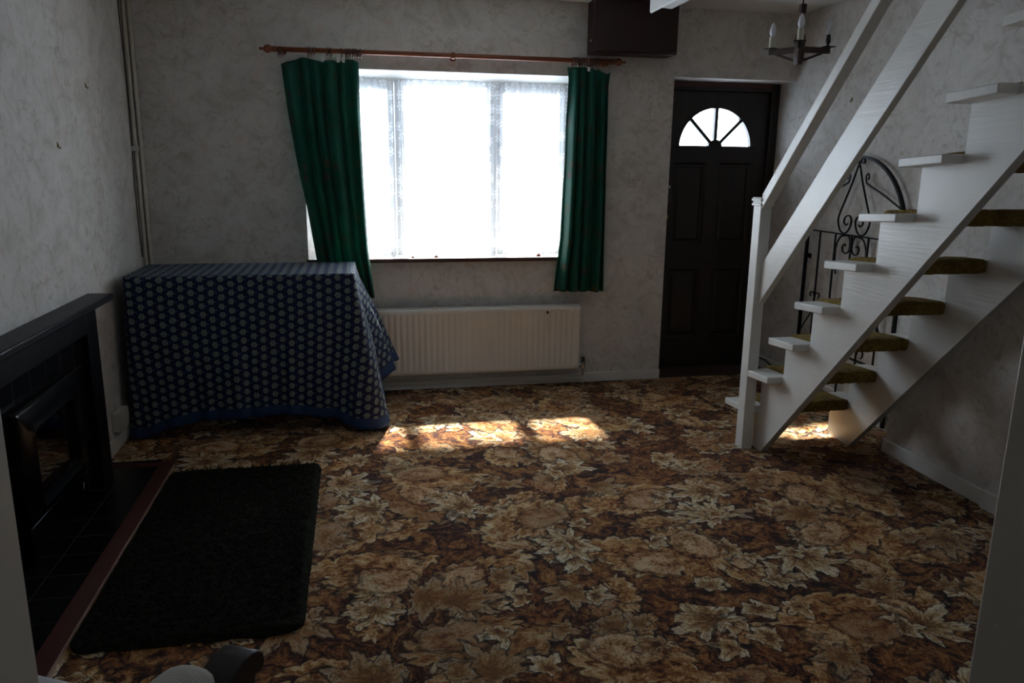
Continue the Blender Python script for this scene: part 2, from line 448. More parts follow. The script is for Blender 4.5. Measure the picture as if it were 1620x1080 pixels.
def bx(bm, x0, x1, y0, y1, z0, z1):
    v = [bm.verts.new((x, y, z)) for x in (x0, x1) for y in (y0, y1) for z in (z0, z1)]
    for f in ((0, 1, 3, 2), (4, 6, 7, 5), (0, 4, 5, 1), (2, 3, 7, 6), (0, 2, 6, 4), (1, 5, 7, 3)): bm.faces.new([v[i] for i in f])
    return v
def box(*a): bm = NB(); bx(bm, *a); return bm
def prism(bm, pts, axis, a, b):
    """polygon pts (2-D) in the plane normal to axis, extruded from a to b"""
    def P(p, t): return (t, p[0], p[1]) if axis == 'X' else (p[0], t, p[1]) if axis == 'Y' else (p[0], p[1], t)
    A = [bm.verts.new(P(p, a)) for p in pts]; B = [bm.verts.new(P(p, b)) for p in pts]
    bm.faces.new(A); bm.faces.new(B[::-1]); n = len(pts)
    for i in range(n): bm.faces.new((A[i], A[(i+1) % n], B[(i+1) % n], B[i]))
    return bm
def frame_of(t):
    t = t.normalized(); a = Vector((0, 0, 1)) if abs(t.z) < .9 else Vector((1, 0, 0))
    u = t.cross(a).normalized(); return u, t.cross(u).normalized()
def tube(bm, pts, r, n=8, closed=False, flat=1.0):
    pts = [Vector(p) for p in pts]; rings = []; N = len(pts)
    u = None
    for i, p in enumerate(pts):
        t = (pts[(i+1) % N]-pts[i-1]) if closed else (pts[min(i+1, N-1)]-pts[max(i-1, 0)])
        if t.length < 1e-9: t = Vector((0, 0, 1))
        t.normalize()
        if u is None: u, _ = frame_of(t)
        u = (u - t*u.dot(t)); u = u.normalized() if u.length > 1e-6 else frame_of(t)[0]
        w = t.cross(u); rr = r[i] if isinstance(r, (list, tuple)) else r
        rings.append([bm.verts.new(p+u*math.cos(2*PI*k/n)*rr+w*math.sin(2*PI*k/n)*rr*flat) for k in range(n)])
    M_ = N if closed else N-1
    for i in range(M_):
        A, B = rings[i], rings[(i+1) % N]
        for k in range(n): bm.faces.new((A[k], A[(k+1) % n], B[(k+1) % n], B[k]))
    if not closed:
        bm.faces.new(rings[0][::-1]); bm.faces.new(rings[-1])
    return bm
def lathe(bm, prof, c=(0, 0, 0), axis='Z', n=20):
    rings = []
    for r, h in prof:
        ring = []
        for k in range(n):
            a = 2*PI*k/n; x, y = r*math.cos(a), r*math.sin(a)
            q = (x, y, h) if axis == 'Z' else (h, x, y) if axis == 'X' else (x, h, y)
            ring.append(bm.verts.new((q[0]+c[0], q[1]+c[1], q[2]+c[2])))
        rings.append(ring)
    for A, B in zip(rings, rings[1:]):
        for k in range(n): bm.faces.new((A[k], A[(k+1) % n], B[(k+1) % n], B[k]))
    bm.faces.new(rings[0][::-1]); bm.faces.new(rings[-1])
    return bm
def grid(bm, rows, closed=False):
    V = [[bm.verts.new(p) for p in r] for r in rows]
    for A, B in zip(V, V[1:]):
        n = len(A)
        for k in range(n if closed else n-1): bm.faces.new((A[k], A[(k+1) % n], B[(k+1) % n], B[k]))
    return V
def lerp(tab, t):
    if t <= tab[0][0]: return tab[0][1]
    for (a, x), (b, y) in zip(tab, tab[1:]):
        if t <= b: return x+(y-x)*(t-a)/(b-a)
    return tab[-1][1]
def sm(t): t = max(0, min(1, t)); return t*t*(3-2*t)
def copy_tree(o, parent=None):
    c = o.copy(); COL.objects.link(c)
    if parent is not None: c.parent = parent
    for ch in list(o.children): copy_tree(ch, c)
    return c

# ------------------------------------------------------------------ setting
D, DO, CH = 4.97, 5.30, 2.44
XL, XR, XP, YB = -1.25, 2.92, 2.69, .54
WX0, WX1, WZ0, WZ1 = -.30, 1.44, .845, 2.005
struct('floor', box(XL-.2, XR+.2, -2.6, DO, -.12, 0), 'carpet')
bm = NB()   # ceiling with the stairwell opening
bx(bm, XL-.2, 1.93, YB, DO, CH, CH+.18); bx(bm, 1.93, XR+.2, 3.0, DO, CH, CH+.18); bx(bm, 1.93, XR+.2, YB, 1.25, CH, CH+.18)
struct('ceiling', bm, 'ceiling')
bm = NB()   # front wall with the window and door openings
prism(bm, [(XL-.2, D), (WX0, D), (WX0+.07, 5.12), (WX0+.07, DO), (XL-.2, DO)], 'Z', 0, CH); prism(bm, [(WX0, D), (WX1, D), (WX1-.04, 5.12), (WX1-.04, DO), (WX0+.07, DO), (WX0+.07, 5.12)], 'Z', 0, WZ0); prism(bm, [(WX0, D), (WX1, D), (WX1-.04, 5.12), (WX1-.04, DO), (WX0+.07, DO), (WX0+.07, 5.12)], 'Z', WZ1, CH)
prism(bm, [(WX1, D), (2.05, D), (2.05, DO), (WX1-.04, DO), (WX1-.04, 5.12)], 'Z', 0, CH); bx(bm, 2.05, XR, D, DO, 2.02, CH)
struct('wall_front', bm, 'wallpaper')
struct('wall_left', box(XL-.2, XL, YB, D, 0, CH), 'wallpaper')
struct('wall_right', box(XR, XR+.2, 3.4, DO, 0, CH), 'wallpaper')
struct('wall_right_pier', box(XP, XR+.2, YB, 3.4, 0, 5.0), 'wallpaper')
bm = NB()   # back wall with the open doorway the photograph is taken through
bx(bm, XL-.2, -.27, .42, YB, 0, CH); bx(bm, .595, XR+.2, .42, YB, 0, CH); bx(bm, -.27, .595, .42, YB, 2.06, CH)
struct('wall_back', bm, 'wallpaper')
bm = NB()   # stairwell shaft above the opening
bx(bm, 1.83, 1.93, 1.15, 3.1, CH+.18, 5.0); bx(bm, 1.93, XP, 3.0, 3.1, CH+.18, 5.0); bx(bm, 1.93, XP, 1.15, 1.25, CH+.18, 5.0); bx(bm, 1.83, XP, 1.15, 3.1, 5.0, 5.1)
struct('wall_stairwell', bm, 'ceiling')
bm = NB()   # unseen room behind the doorway; its small opening added to light the jambs
bx(bm, -1.6, -1.45, -2.7, .42, 0, CH); bx(bm, 2.0, 2.15, -2.7, .42, 0, CH)
bx(bm, -1.45, .1, -2.7, -2.55, 0, CH); bx(bm, .5, 2.0, -2.7, -2.55, 0, CH); bx(bm, .1, .5, -2.7, -2.55, 0, 1.45); bx(bm, .1, .5, -2.7, -2.55, 1.85, CH)
bx(bm, -1.6, 2.15, -2.7, .42, CH, CH+.1)
struct('wall_kitchen', bm, 'ceiling')
bm = NB(); prism(bm, [(5.30, 2.75), (5.30, 2.60), (5.78, 2.30), (5.83, 2.30), (5.83, 2.42)], 'X', -1.4, 1.88)  # unseen hood, added and shaped to cut the sun patch on the floor
struct('trim_added_sun_hood', bm, 'sunhood')

# doorway lining through which the photograph looks
bm = NB(); bx(bm, -.27, -.24, .40, .56, 0, 2.03); bx(bm, .565, .595, .40, .56, 0, 2.03); bx(bm, -.27, .595, .40, .56, 2.03, 2.06)
bx(bm, -.33, -.24, .395, .415, 0, 2.09); bx(bm, .565, .655, .395, .415, 0, 2.09)
struct('trim_1', bm, 'jamb', bevel=.003)

# skirting boards
def skirt(name, *boxes):
    bm = NB()
    for b in boxes: bx(bm, *b)
    return struct(name, bm, 'paint', bevel=.004)
skirt('baseboard_front', (XL+.02, 2.052, D-.016, D, 0, .066))
skirt('baseboard_left', (XL, XL+.016, 3.93, D-.016, 0, .075), (XL, XL+.016, YB, 2.2, 0, .075))
skirt('baseboard_pier', (XP-.016, XP, 2.72, 3.416, 0, .075), (XP-.016, XR, 3.4, 3.416, 0, .075))
skirt('baseboard_right', (XR-.016, XR, 3.416, DO-.1, 0, .10))
skirt('baseboard_back', (.66, XP-.016, YB, YB+.016, 0, .075), (XL+.02, -.34, YB, YB+.016, 0, .075))

# ------------------------------------------------------------------ window
def lintel():
    bm = NB(); P_ = [(WX0, D-.001), (WX1, D-.001), (WX1-.04, 5.12), (WX0+.07, 5.12)]
    lo = [bm.verts.new((x, y, WZ1-.003 if y < 5 else 1.968)) for x, y in P_]; hi = [bm.verts.new((x, y, WZ1)) for x, y in P_]
    bm.faces.new(lo[::-1]); bm.faces.new(hi)
    for i in range(4): bm.faces.new((lo[i], lo[(i+1) % 4], hi[(i+1) % 4], hi[i]))
    struct('trim_2', bm, 'joinery')
lintel()
WY = 5.12
win = NB()
wl, wr = WX0+.07, WX1-.04
bx(win, wl, -.185, WY, WY+.07, WZ0+.02, WZ1-.004); bx(win, 1.375, wr, WY, WY+.07, WZ0+.02, WZ1-.004)
bx(win, .258, .30, WY, WY+.07, WZ0+.02, WZ1-.004); bx(win, .866, .908, WY, WY+.07, WZ0+.02, WZ1-.004)
for a, b in ((-.185, .258), (.30, .866), (.908, 1.375)):
    bx(win, a, b, WY, WY+.07, 1.95, WZ1-.004); bx(win, a, b, WY, WY+.07, WZ0+.02, .885)
wroot = struct('window_1', win, 'joinery', bevel=.003)
for a, b, t in ((-.185, .258, .045), (.30, .866, .018), (.908, 1.375, .045)):
    bm = NB(); z0, z1 = .887, 1.948
    bx(bm, a+.003, a+t, WY+.012, WY+.055, z0, z1); bx(bm, b-t, b-.003, WY+.012, WY+.055, z0, z1)
    bx(bm, a+t, b-t, WY+.012, WY+.055, z1-t, z1); bx(bm, a+t, b-t, WY+.012, WY+.055, z0, z0+t)
    sash = link('window_sash', bm, 'joinery', wroot, bevel=.002)
    link('window_pane', box(a+t, b-t, WY+.03, WY+.034, z0+t, z1-t), 'glass', sash)
sill = prism(NB(), [(WX0, D-.018), (WX1, D-.018), (WX1, D), (WX1-.04, 5.12), (WX0+.07, 5.12), (WX0, D)], 'Z', WZ0+.001, WZ0+.02)
link('window_sill', sill, 'joinery', wroot, bevel=.003)
link('sill_nosing', box(WX0-.01, WX1+.01, D-.032, D-.018, WZ0-.004, WZ0+.021), 'sillwood', wroot, bevel=.003)

# net curtains (two drops meeting at the left mullion) on a thin wire
def net(name, x0, x1, zt, label, seed, yb=5.098):
    rnd = random.Random(seed); bm = NB(); n = int((x1-x0)*200); rows = []
    for j in range(41):
        v = j/40; row = []
        for i in range(n+1):
            u = i/n; x = x0+(x1-x0)*u
            z = zt-(zt-WZ0-.024)*v + (.004*math.sin(u*90+seed) if j == 0 else 0) + (.006*math.sin(u*40+seed) if j == 40 else 0)
            amp = .005-.001*v
            y = yb+amp*math.sin(u*(x1-x0)*190+3*mnoise.noise((u*9, v*1.2, seed)))+.002*mnoise.noise((u*30, v*4, seed))
            row.append((x+.006*mnoise.noise((u*8, v*2, seed+5)), y, z))
        rows.append(row)
    V = grid(bm, rows); uv = bm.loops.layers.uv.new('UVMap')
    for a in V:
        for q in a: pass
    idx = {}
    for j, a in enumerate(V):
        for i, q in enumerate(a): idx[q] = ((x1-x0)*1.6*i/n, (zt-WZ0)*(1-j/40))
    for f in bm.faces:
        for l in f.loops: l[uv].uv = idx[l.vert]
    o = link(name, bm, 'net', smooth=True)
    return tag(o, label, 'net curtain', 'net curtains over the front window')
net('net_curtain', WX0+.075, .290, 1.966, 'white lace net curtain over the left third of the window, beside the slanting curtain', 1)
net('net_curtain', .293, 1.39, 1.966, 'wide white lace net curtain over the middle and right panes of the window', 2)
w = tube(NB(), [(WX0+.072, 5.098, 1.968), (.5, 5.098, 1.966), (WX1-.042, 5.098, 1.968)], .0025, 6)
tag(link('net_curtain_wire', w, 'oldplastic', smooth=True), 'thin wire along the window head that the white nets hang from', 'curtain wire')
for (x, y, s) in ((.345, 4.985, .020), (.495, 4.99, .026), (1.17, 4.985, .030)):
    bm = NB(); pts = [(x-s*.6, y, WZ0+.021), (x-.1*s, y-.006, WZ0+.021+s*.62), (x+s*.3, y, WZ0+.021+s*.55), (x+s*.6, y-.003, WZ0+.021)]
    A = [bm.verts.new(p) for p in pts]; B = [bm.verts.new((p[0]+.002, p[1]+.014, p[2]*.35+(WZ0+.021)*.65)) for p in pts]
    bm.faces.new(A); bm.faces.new(B[::-1])
    for i in range(4): bm.faces.new((A[i], A[(i+1) % 4], B[(i+1) % 4], B[i]))
    tag(link('dried_petal', bm, 'petal'), {.345: 'dried brown-red petal on the white sill, leftmost of the three', .495: 'dried brown-red petal on the white sill, the one in the middle of three', 1.17: 'dried brown-red petal on the white sill near the right green curtain'}[x], 'petal', 'dried petals on the window sill')

# ------------------------------------------------------------------ curtain rod and curtains
ZR, YR = 2.086, 4.885
rod = empty('curtain_rod', (.6, YR, ZR), 'long varnished wooden curtain rod with turned ends above the window', 'curtain rod')
link('pole', tube(NB(), [(-.44, YR, ZR), (.6, YR, ZR), (1.62, YR, ZR)], .0145, 14), 'rodwood', rod, smooth=True)
fin = [(.015, 0), (.018, .004), (.018, .012), (.012, .018), (.017, .028), (.023, .042), (.024, .052), (.018, .064), (.011, .070), (.006, .076), (.0085, .084), (.0085, .090), (.004, .096)]
link('finial', lathe(NB(), [(r, -h) for r, h in fin], (-.42, YR, ZR), 'X'), 'rodwood', rod, smooth=True)
link('finial', lathe(NB(), fin, (1.59, YR, ZR), 'X'), 'rodwood', rod, smooth=True)
for x in (-.385, .6, 1.545):
    bm = NB(); lathe(bm, [(.02, 0), (.02, .012), (.012, .018), (.010, .06), (.010, D-YR-.012)], (x, YR+.012, ZR-.012), 'Y', 14)
    if x == .6: lathe(bm, [(.0146, -.014), (.0195, -.010), (.0205, 0), (.0195, .010), (.0146, .014)], (x, YR, ZR), 'X', 18)
    link('bracket', bm, 'rodwood', rod, smooth=True, angle=40)
def ring_mesh(x, tilt=0, parent=None, zz=ZR-.008):
    R, r = .0240, .0042; bm = NB()
    pts = [(x+math.sin(a)*R*math.sin(tilt), YR+math.cos(a)*R, zz+math.sin(a)*R*math.cos(tilt)) for a in [2*PI*k/22 for k in range(22)]]
    tube(bm, pts, r, 7, closed=True)
    tube(bm, [(x, YR, zz-R), (x, YR, zz-R-.012)], .0018, 5)
    return link('curtain_ring', bm, 'ringwood', parent, smooth=True)
ring_mesh(-.405, .3, rod); ring_mesh(-.392, -.3, rod); ring_mesh(1.575, .5, rod)

def curtain(name, label, ledge, redge, ztop, zbot, folds, amp, ringx, seed, ydraw):
    """ledge/redge: X of each side as a function of z; folds run down the drop"""
    bm = NB(); n = int(folds*24); m = 60; rows = []; uvs = []
    for j in range(m+1):
        v = j/m; row = []; ur = []
        for i in range(n+1):
            u = i/n
            zt = lerp(ztop, u); zb = lerp(zbot, u); z = zt+(zb-zt)*v
            x0, x1 = lerp(ledge, -z), lerp(redge, -z)
            ph = folds*2*PI*(u+.075*mnoise.noise((u*4.2, .3+v*.5, seed))+.02*mnoise.noise((u*3, v*2.0, seed+1)))
            a = amp*(.45+.55*sm(v*4))*(1+.9*mnoise.noise((u*4, v*1.2, seed+3)))
            x = x0+(x1-x0)*u + math.cos(ph)*a*.35*math.sin(PI*u)
            y = lerp(ydraw, v)+math.sin(ph)*a + .006*mnoise.noise((u*7, v*6, seed+8))
            row.append((x, y, z)); ur.append((u*(1.05 if folds > 5 else .75), (1-v)*1.4))
        rows.append(row); uvs.append(ur)
    V = grid(bm, rows); uv = bm.loops.layers.uv.new('UVMap'); idx = {}
    for j, a in enumerate(V):
        for i, q in enumerate(a): idx[q] = uvs[j][i]
    for f in bm.faces:
        for l in f.loops: l[uv].uv = idx[l.vert]
    o = tag(link(name, bm, 'curtain', smooth=True, solid=.0016), label, 'curtain', 'green curtains')
    for k, x in enumerate(ringx): ring_mesh(x, random.Random(k+seed).uniform(-.25, .25), o)
    return o
ledL = [(-2.10, -.405), (-2.01, -.400), (-1.727, -.373), (-1.441, -.334), (-1.183, -.291), (-.887, -.25), (-.6, -.20)]
redL = [(-2.10, .036), (-2.01, .041), (-1.737, .042), (-1.297, .051), (-.915, .066), (-.631, .098)]
curtain('curtain', 'left green floral curtain hanging slanted behind the cloth-covered table', ledL, redL,
        [(0, 2.008), (.12, 2.022), (.26, 2.045), (.36, 2.043), (.46, 2.030), (.56, 2.030), (.66, 2.036), (.74, 2.026), (.84, 2.046), (.93, 2.042), (1, 2.030)],
        [(0, .60), (1, .632)], 6, .032, [-.245, -.228, -.21, -.135, -.112, -.055, -.03, -.018, -.006, .010, .024, .036, .047, .055], 3, [(0, 4.885), (.1, 4.880), (.6, 4.89), (1, 4.895)])
ledR = [(-2.10, 1.303), (-1.98, 1.322), (-1.498, 1.316), (-.983, 1.298), (-.64, 1.262)]
redR = [(-2.10, 1.600), (-2.03, 1.590), (-1.95, 1.580), (-1.5, 1.584), (-.63, 1.597)]
curtain('curtain', 'right green floral curtain hanging straight beside the front door', ledR, redR,
        [(0, 2.046), (.5, 2.048), (.62, 2.034), (.74, 2.040), (.85, 2.016), (.95, 2.014), (1, 2.026)],
        [(0, .640), (.1, .646), (1, .636)], 4.5, .032, [1.345, 1.358, 1.37, 1.384, 1.396, 1.41, 1.424, 1.44, 1.456, 1.47, 1.485, 1.50], 11, [(0, 4.885), (1, 4.895)])
for c, x in (('left', -.165), ('left', -.075), ('left', -.045), ('right', 1.44)):
    par = [o for o in bpy.data.objects if o.name.startswith('curtain') and o.get('category') == 'curtain' and o['label'].startswith(c)][0]
    link('heading_tape', box(x-.009, x+.009, YR-.026, YR-.022, 2.022, 2.048), 'tape', par, bevel=.002)

# ------------------------------------------------------------------ radiator
rd = empty('radiator', (.72, 4.88, 0), 'long cream panel radiator under the window with a rust run', 'radiator')
RX0, RX1, RZ0, RZ1, RY = -.10, 1.437, .112, .548, 4.868
bm = NB(); rows = []; zz = [RZ0, RZ0+.012, RZ0+.030, RZ0+.042, RZ1-.042, RZ1-.030, RZ1-.010, RZ1]
nfl = 39; pitch_ = (RX1-RX0-.05)/nfl
xs = [RX0, RX0+.004]
prof = [(0, 0)]
cols = [(RX0, .012), (RX0+.003, .002), (RX0+.025, 0)]
for i in range(nfl):
    b = RX0+.025+i*pitch_
    cols += [(b+pitch_*.15, 0), (b+pitch_*.32, .007), (b+pitch_*.62, .007), (b+pitch_*.80, 0)]
cols += [(RX1-.003, .002), (RX1, .012)]
for z, k in zip(zz, (0, 0, 0, 1, 1, 0, 0, 0)):
    rows.append([(x, RY+((d if d != .007 else .007*k)) + (.010 if z in (RZ0, RZ1) else 0), z) for x, d in cols])
grid(bm, rows)
link('front_panel', bm, 'rad', rd, smooth=True, angle=50, solid=.002)
link('rear_panel', box(RX0+.01, RX1-.01, RY+.055, RY+.068, RZ0, RZ1-.01), 'rad', rd, bevel=.003)
bm = NB(); bx(bm, RX0, RX1, RY+.012, RY+.066, RZ1-.002, RZ1+.004)
for x in (.48, .98): bx(bm, x-.012, x+.012, RY+.004, RY+.06, RZ1+.004, RZ1+.010)
link('top_grille', bm, 'rad', rd, bevel=.002)
bm = NB(); bx(bm, RX1-.004, RX1+.001, RY+.010, RY+.066, RZ0, RZ1)
link('end_panel', bm, 'rad', rd, bevel=.001)
for x in (.2, 1.2): link('bracket', box(x-.02, x+.02, RY+.068, D-.0005, RZ0+.05, RZ1-.06), 'rad', rd)
bm = NB(); prism(bm, [(1.203, .516), (1.211, .522), (1.221, .517), (1.222, .508), (1.215, .497), (1.206, .504)], 'Y', RY-.0022, RY-.001)
link('rust_patch', bm, 'rust', rd)
link('rust_run', box(1.2135, 1.2158, RY-.0018, RY-.0008, .37, .50), 'rustrun', rd)
bm = NB(); lathe(bm, [(.010, 0), (.010, .03)], (RX1, RY+.035, .135), 'X', 12); lathe(bm, [(.013, -.02), (.013, .02), (.009, .024)], (RX1+.040, RY+.035, .135), 'Z', 12)
lathe(bm, [(.006, 0), (.006, .05)], (RX1+.040, RY+.035, .065), 'Z', 10)
valve = link('valve', bm, 'chrome', rd, smooth=True, angle=40)
link('valve_cap', lathe(NB(), [(.012, 0), (.013, .01), (.010, .030), (.004, .034)], (RX1+.040, RY+.035, .158), 'Z', 12), 'cable', valve, smooth=True, angle=40)
link('bleed_valve', lathe(NB(), [(.008, 0), (.008, .018), (.005, .018), (.005, .026)], (RX1, RY+.035, .142), 'X', 10), 'chrome', rd, smooth=True, angle=40)
for z, lab in ((.032, 'lower painted heating pipe running along the skirting under the radiator'), (.058, 'upper painted heating pipe running along the skirting under the radiator')):
    pts = [(XL+.10, D-.030, z), (RX1+.02, D-.030, z), (RX1+.045, D-.034, z+.006)]
    tag(link('heating_pipe', tube(NB(), pts, .0075, 10), 'pipe', smooth=True), lab, 'pipe', 'pipes along the skirting')

# ------------------------------------------------------------------ front door
DY = 5.20
dm = NB()
for a, b in ((2.05, 2.098), (2.862, XR)): bx(dm, a, b, DY-.03, DO-.02, 0, 2.018)
bx(dm, 2.098, 2.862, DY-.03, DO-.02, 1.962, 2.018)
bx(dm, 2.05, 2.125, DY+.046, DO-.005, 0, 2.018); bx(dm, 2.835, XR, DY+.046, DO-.005, 0, 2.018); bx(dm, 2.125, 2.835, DY+.046, DO-.005, 1.93, 2.018); bx(dm, 2.125, 2.835, DY+.046, DO-.005, 0, .04)
droot = struct('door_1', dm, 'darkdoor', bevel=.004)
link('frame_head', box(2.10, 2.86, DY-.036, DY-.0305, 1.985, 2.016), 'redwood', droot)
cx, cz, R = 2.470, 1.585, .282
dl, dr, db, dt = 2.10, 2.86, .012, 1.96
bm = NB()
NA = 36; arc = [(cx+R*math.cos(PI*k/NA), cz+R*math.sin(PI*k/NA)) for k in range(NA+1)]
def outer(k):
    a = PI*k/NA; c, s = math.cos(a), math.sin(a)
    ts = []
    if c > 1e-6: ts.append((dr-cx)/c)
    if c < -1e-6: ts.append((dl-cx)/c)
    if s > 1e-6: ts.append((dt-cz)/s)
    t = min(ts); return (cx+t*c, cz+t*s)
out = [outer(k) for k in range(NA+1)]
corner = {}
for y0, y1 in ((DY, DY+.044),):
    for k in range(NA):
        p = [arc[k], out[k]]
        if out[k][0] > dr-1e-6 and out[k+1][1] > dt-1e-6 and out[k][1] < dt-1e-6: p.append((dr, dt))
        if out[k][1] > dt-1e-6 and out[k+1][0] < dl+1e-6 and out[k+1][1] < dt-1e-6: p.append((dl, dt))
        p += [out[k+1], arc[k+1]]
        prism(bm, p, 'Y', y0, y1)
    # stiles and rails around four sunk panels
    pz = [(.915, 1.482), (.235, .735)]; pxs = [(2.178, 2.42), (2.52, 2.762)]
    bx(bm, dl, 2.178, y0, y1, db, cz); bx(bm, 2.762, dr, y0, y1, db, cz); bx(bm, 2.42, 2.52, y0, y1, db, cz)
    for a, b in pxs:
        bx(bm, a, b, y0, y1, 1.482, cz); bx(bm, a, b, y0, y1, .735, .915); bx(bm, a, b, y0, y1, db, .235)
bmesh.ops.remove_doubles(bm, verts=bm.verts, dist=1e-5)
leaf = link('door_leaf', bm, 'darkdoor', droot)
for a, b in pxs:
    for c, d in pz:
        bm = NB(); rows = []
        for ins, y in ((0, DY+.004), (.012, DY+.016), (.024, DY+.016), (.040, DY+.006), (.06, DY+.006)):
            rows.append([(a+ins, y, c+ins), (b-ins, y, c+ins), (b-ins, y, d-ins), (a+ins, y, d-ins)])
        V = grid(bm, rows, closed=True); bm.faces.new(V[-1]); bx(bm, a, b, DY+.018, DY+.04, c, d)
        link('door_panel', bm, 'darkdoor', leaf)
bm = NB()
for k in range(NA):    # rim bead round the fanlight
    a0, a1 = PI*k/NA, PI*(k+1)/NA
    prism(bm, [(cx+math.cos(t)*q, cz+math.sin(t)*q) for t, q in ((a0, R-.016), (a0, R+.002), (a1, R+.002), (a1, R-.016))], 'Y', DY-.006, DY+.03)
bx(bm, cx-R, cx+R, DY-.006, DY+.03, cz-.004, cz+.012)
for ang in (45, 90, 135):
    t = math.radians(ang); d_ = Vector((math.cos(t), math.sin(t))); nrm = Vector((-d_.y, d_.x))*  .0115
    A = Vector((cx, cz))
    prism(bm, [tuple(A+d_*.03-nrm), tuple(A+d_*(R-.01)-nrm), tuple(A+d_*(R-.01)+nrm), tuple(A+d_*.03+nrm)], 'Y', DY-.004, DY+.03)
prism(bm, [(cx+.052*math.cos(t), cz+.052*math.sin(t)+.004) for t in [PI*k/12 for k in range(13)]], 'Y', DY-.008, DY+.03)
fl = link('fanlight_bars', bm, 'darkdoor', leaf)
bm = NB(); prism(bm, arc, 'Y', DY+.018, DY+.022)
link('fanlight_pane', bm, 'glass', leaf)
bm = NB(); bx(bm, 2.099, 2.122, DY-.034, DY-.004, 1.285, 1.345); bx(bm, 2.112, 2.150, DY-.026, DY-.004, 1.305, 1.325)
link('door_latch', bm, 'chrome', leaf, bevel=.003)
bm = NB(); lathe(bm, [(.004, -.03), (.019, -.026), (.022, -.016), (.016, -.004), (.008, 0)], (2.125, DY-.002, 1.108), 'Y', 16)
link('door_knob', bm, 'brass', leaf, smooth=True)
struct('trim_3', box(2.05, XR, D, DO, .0, .012), 'mortar')

# wall plate, hooks
sw = empty('wall_switch', (1.81, D, 1.36), 'cream double wall plate with two screws right of the window', 'switch')
link('plate', box(1.765, 1.868, D-.010, D, 1.318, 1.412), 'wallpaper', sw, bevel=.004)
for x in (1.795, 1.838): link('screw', lathe(NB(), [(.005, -.003), (.005, 0)], (x, D-.010, 1.365), 'Y', 10), 'brass', sw, smooth=True)
def hook(loc, nrm, label):
    o = empty('picture_hook', loc, label, 'hook', 'picture hooks on the walls')
    p = Vector(loc); n = Vector(nrm)
    s_ = Vector((0, 1, 0))
    bm = NB(); tube(bm, [p+n*.002+Vector((0, 0, .012)), p+n*.004, p+n*.009+Vector((0, 0, -.010)), p+n*.013+Vector((0, 0, -.004))], .0020, 6)
    for dz in (.012, 0.0): 
        v = [p+n*.0+s_*q+Vector((0, 0, dz+h)) for q, h in ((-.007, -.007), (.007, -.007), (.007, .007), (-.007, .007))]
    link('hook', bm, 'iron', o, smooth=True)
    q = p+n*.0015
    link('back_plate', box(min(p.x, p.x+n.x*.002), max(p.x, p.x+n.x*.002)+.0002, q.y-.006, q.y+.006, q.z-.006, q.z+.018), 'brass', o)
hook((XL, 4.201, 1.795), (1, 0, 0), 'small picture hook high on the left wall, the upper of two there')
hook((XL, 3.747, 1.508), (1, 0, 0), 'small picture hook lower on the left wall above the mantel shelf')
hook((XR, 4.34, 1.85), (-1, 0, 0), 'small dark picture hook on the right wall behind the stair rails')

# pipes in the corner
for k, (x, y, r, nm, lab) in enumerate(((XL+.014, D-.030, .011, 'corner_pipe', 'painted vertical pipe nearer the left wall in the room corner'), (XL+.040, D-.016, .011, 'corner_pipe', 'painted vertical pipe nearer the window wall in the room corner'))):
    bm = NB(); tube(bm, [(x, y, .08), (x, y, 1.2), (x+.002, y, CH)], r, 12)
    tag(link(nm, bm, 'pipe', smooth=True), lab, 'pipe', 'vertical pipes in the corner')
pts = [(XL+.004, 4.90-.012*math.sin(k*.5), .9+k*.1) for k in range(16)]
cb = link('cable', tube(NB(), pts, .003, 6), 'cable', smooth=True); tag(cb, 'thin dark cable running loosely down beside the corner pipes', 'cable')
bm = NB(); bx(bm, XL, XL+.035, 4.895, 4.93, 1.505, 1.535); lathe(bm, [(.004, 0), (.009, .006), (.009, .022)], (XL+.02, 4.90, 1.535), 'Z', 8)
tag(link('pipe_clip', bm, 'oldplastic', bevel=.003), 'small cream pipe clip halfway down the corner pipes', 'clip')
# low socket block on the left wall
sk = empty('wall_socket', (XL, 4.12, .16), 'cream surface socket box low on the left wall beside the tablecloth', 'socket')
link('back_box', box(XL, XL+.035, 4.06, 4.21, .10, .20), 'oldplastic', sk, bevel=.004)
link('face_plate', box(XL+.035, XL+.042, 4.057, 4.213, .098, .202), 'oldplastic', sk, bevel=.003)

# wall cupboard and ceiling fitting
cup = empty('wall_cupboard', (1.72, D, 2.13), 'dark red-brown wooden meter cupboard high on the wall over the curtain rod end', 'cupboard')
bm = NB(); bx(bm, 1.456, 1.986, 4.80, D, 2.13, 2.438)
link('cabinet_body', bm, 'cupwood', cup, bevel=.002)
link('cupboard_door', box(1.462, 1.980, 4.782, 4.799, 2.137, 2.432), 'cupwood', cup, bevel=.003)
bm = NB(); bx(bm, 1.452, 1.456, 4.86, 4.89, 2.20, 2.212); tube(bm, [(1.452, 4.87, 2.203), (1.446, 4.875, 2.207), (1.452, 4.885, 2.211)], .002, 6)
link('catch', bm, 'chrome', cup)
st = empty('ceiling_fitting', (1.66, 4.0, 2.29), 'long white ceiling fitting in front of the dark cupboard at the top of the photo', 'light fitting')
bm = NB(); prism(bm, [(1.648, CH), (1.648, 2.296), (1.656, 2.288), (1.668, 2.296), (1.668, CH)], 'Y', 3.35, 4.405)
link('side_panel', bm, 'plastic', st, bevel=.002)
bm = NB(); prism(bm, [(1.669, CH), (1.669, 2.300), (1.735, 2.296), (1.745, 2.306), (1.745, CH)], 'Y', 3.35, 4.30)
link('tray', bm, 'plastic', st, bevel=.003)
link('label_panel', box(1.6465, 1.648, 4.10, 4.19, 2.325, 2.37), 'grey', st)

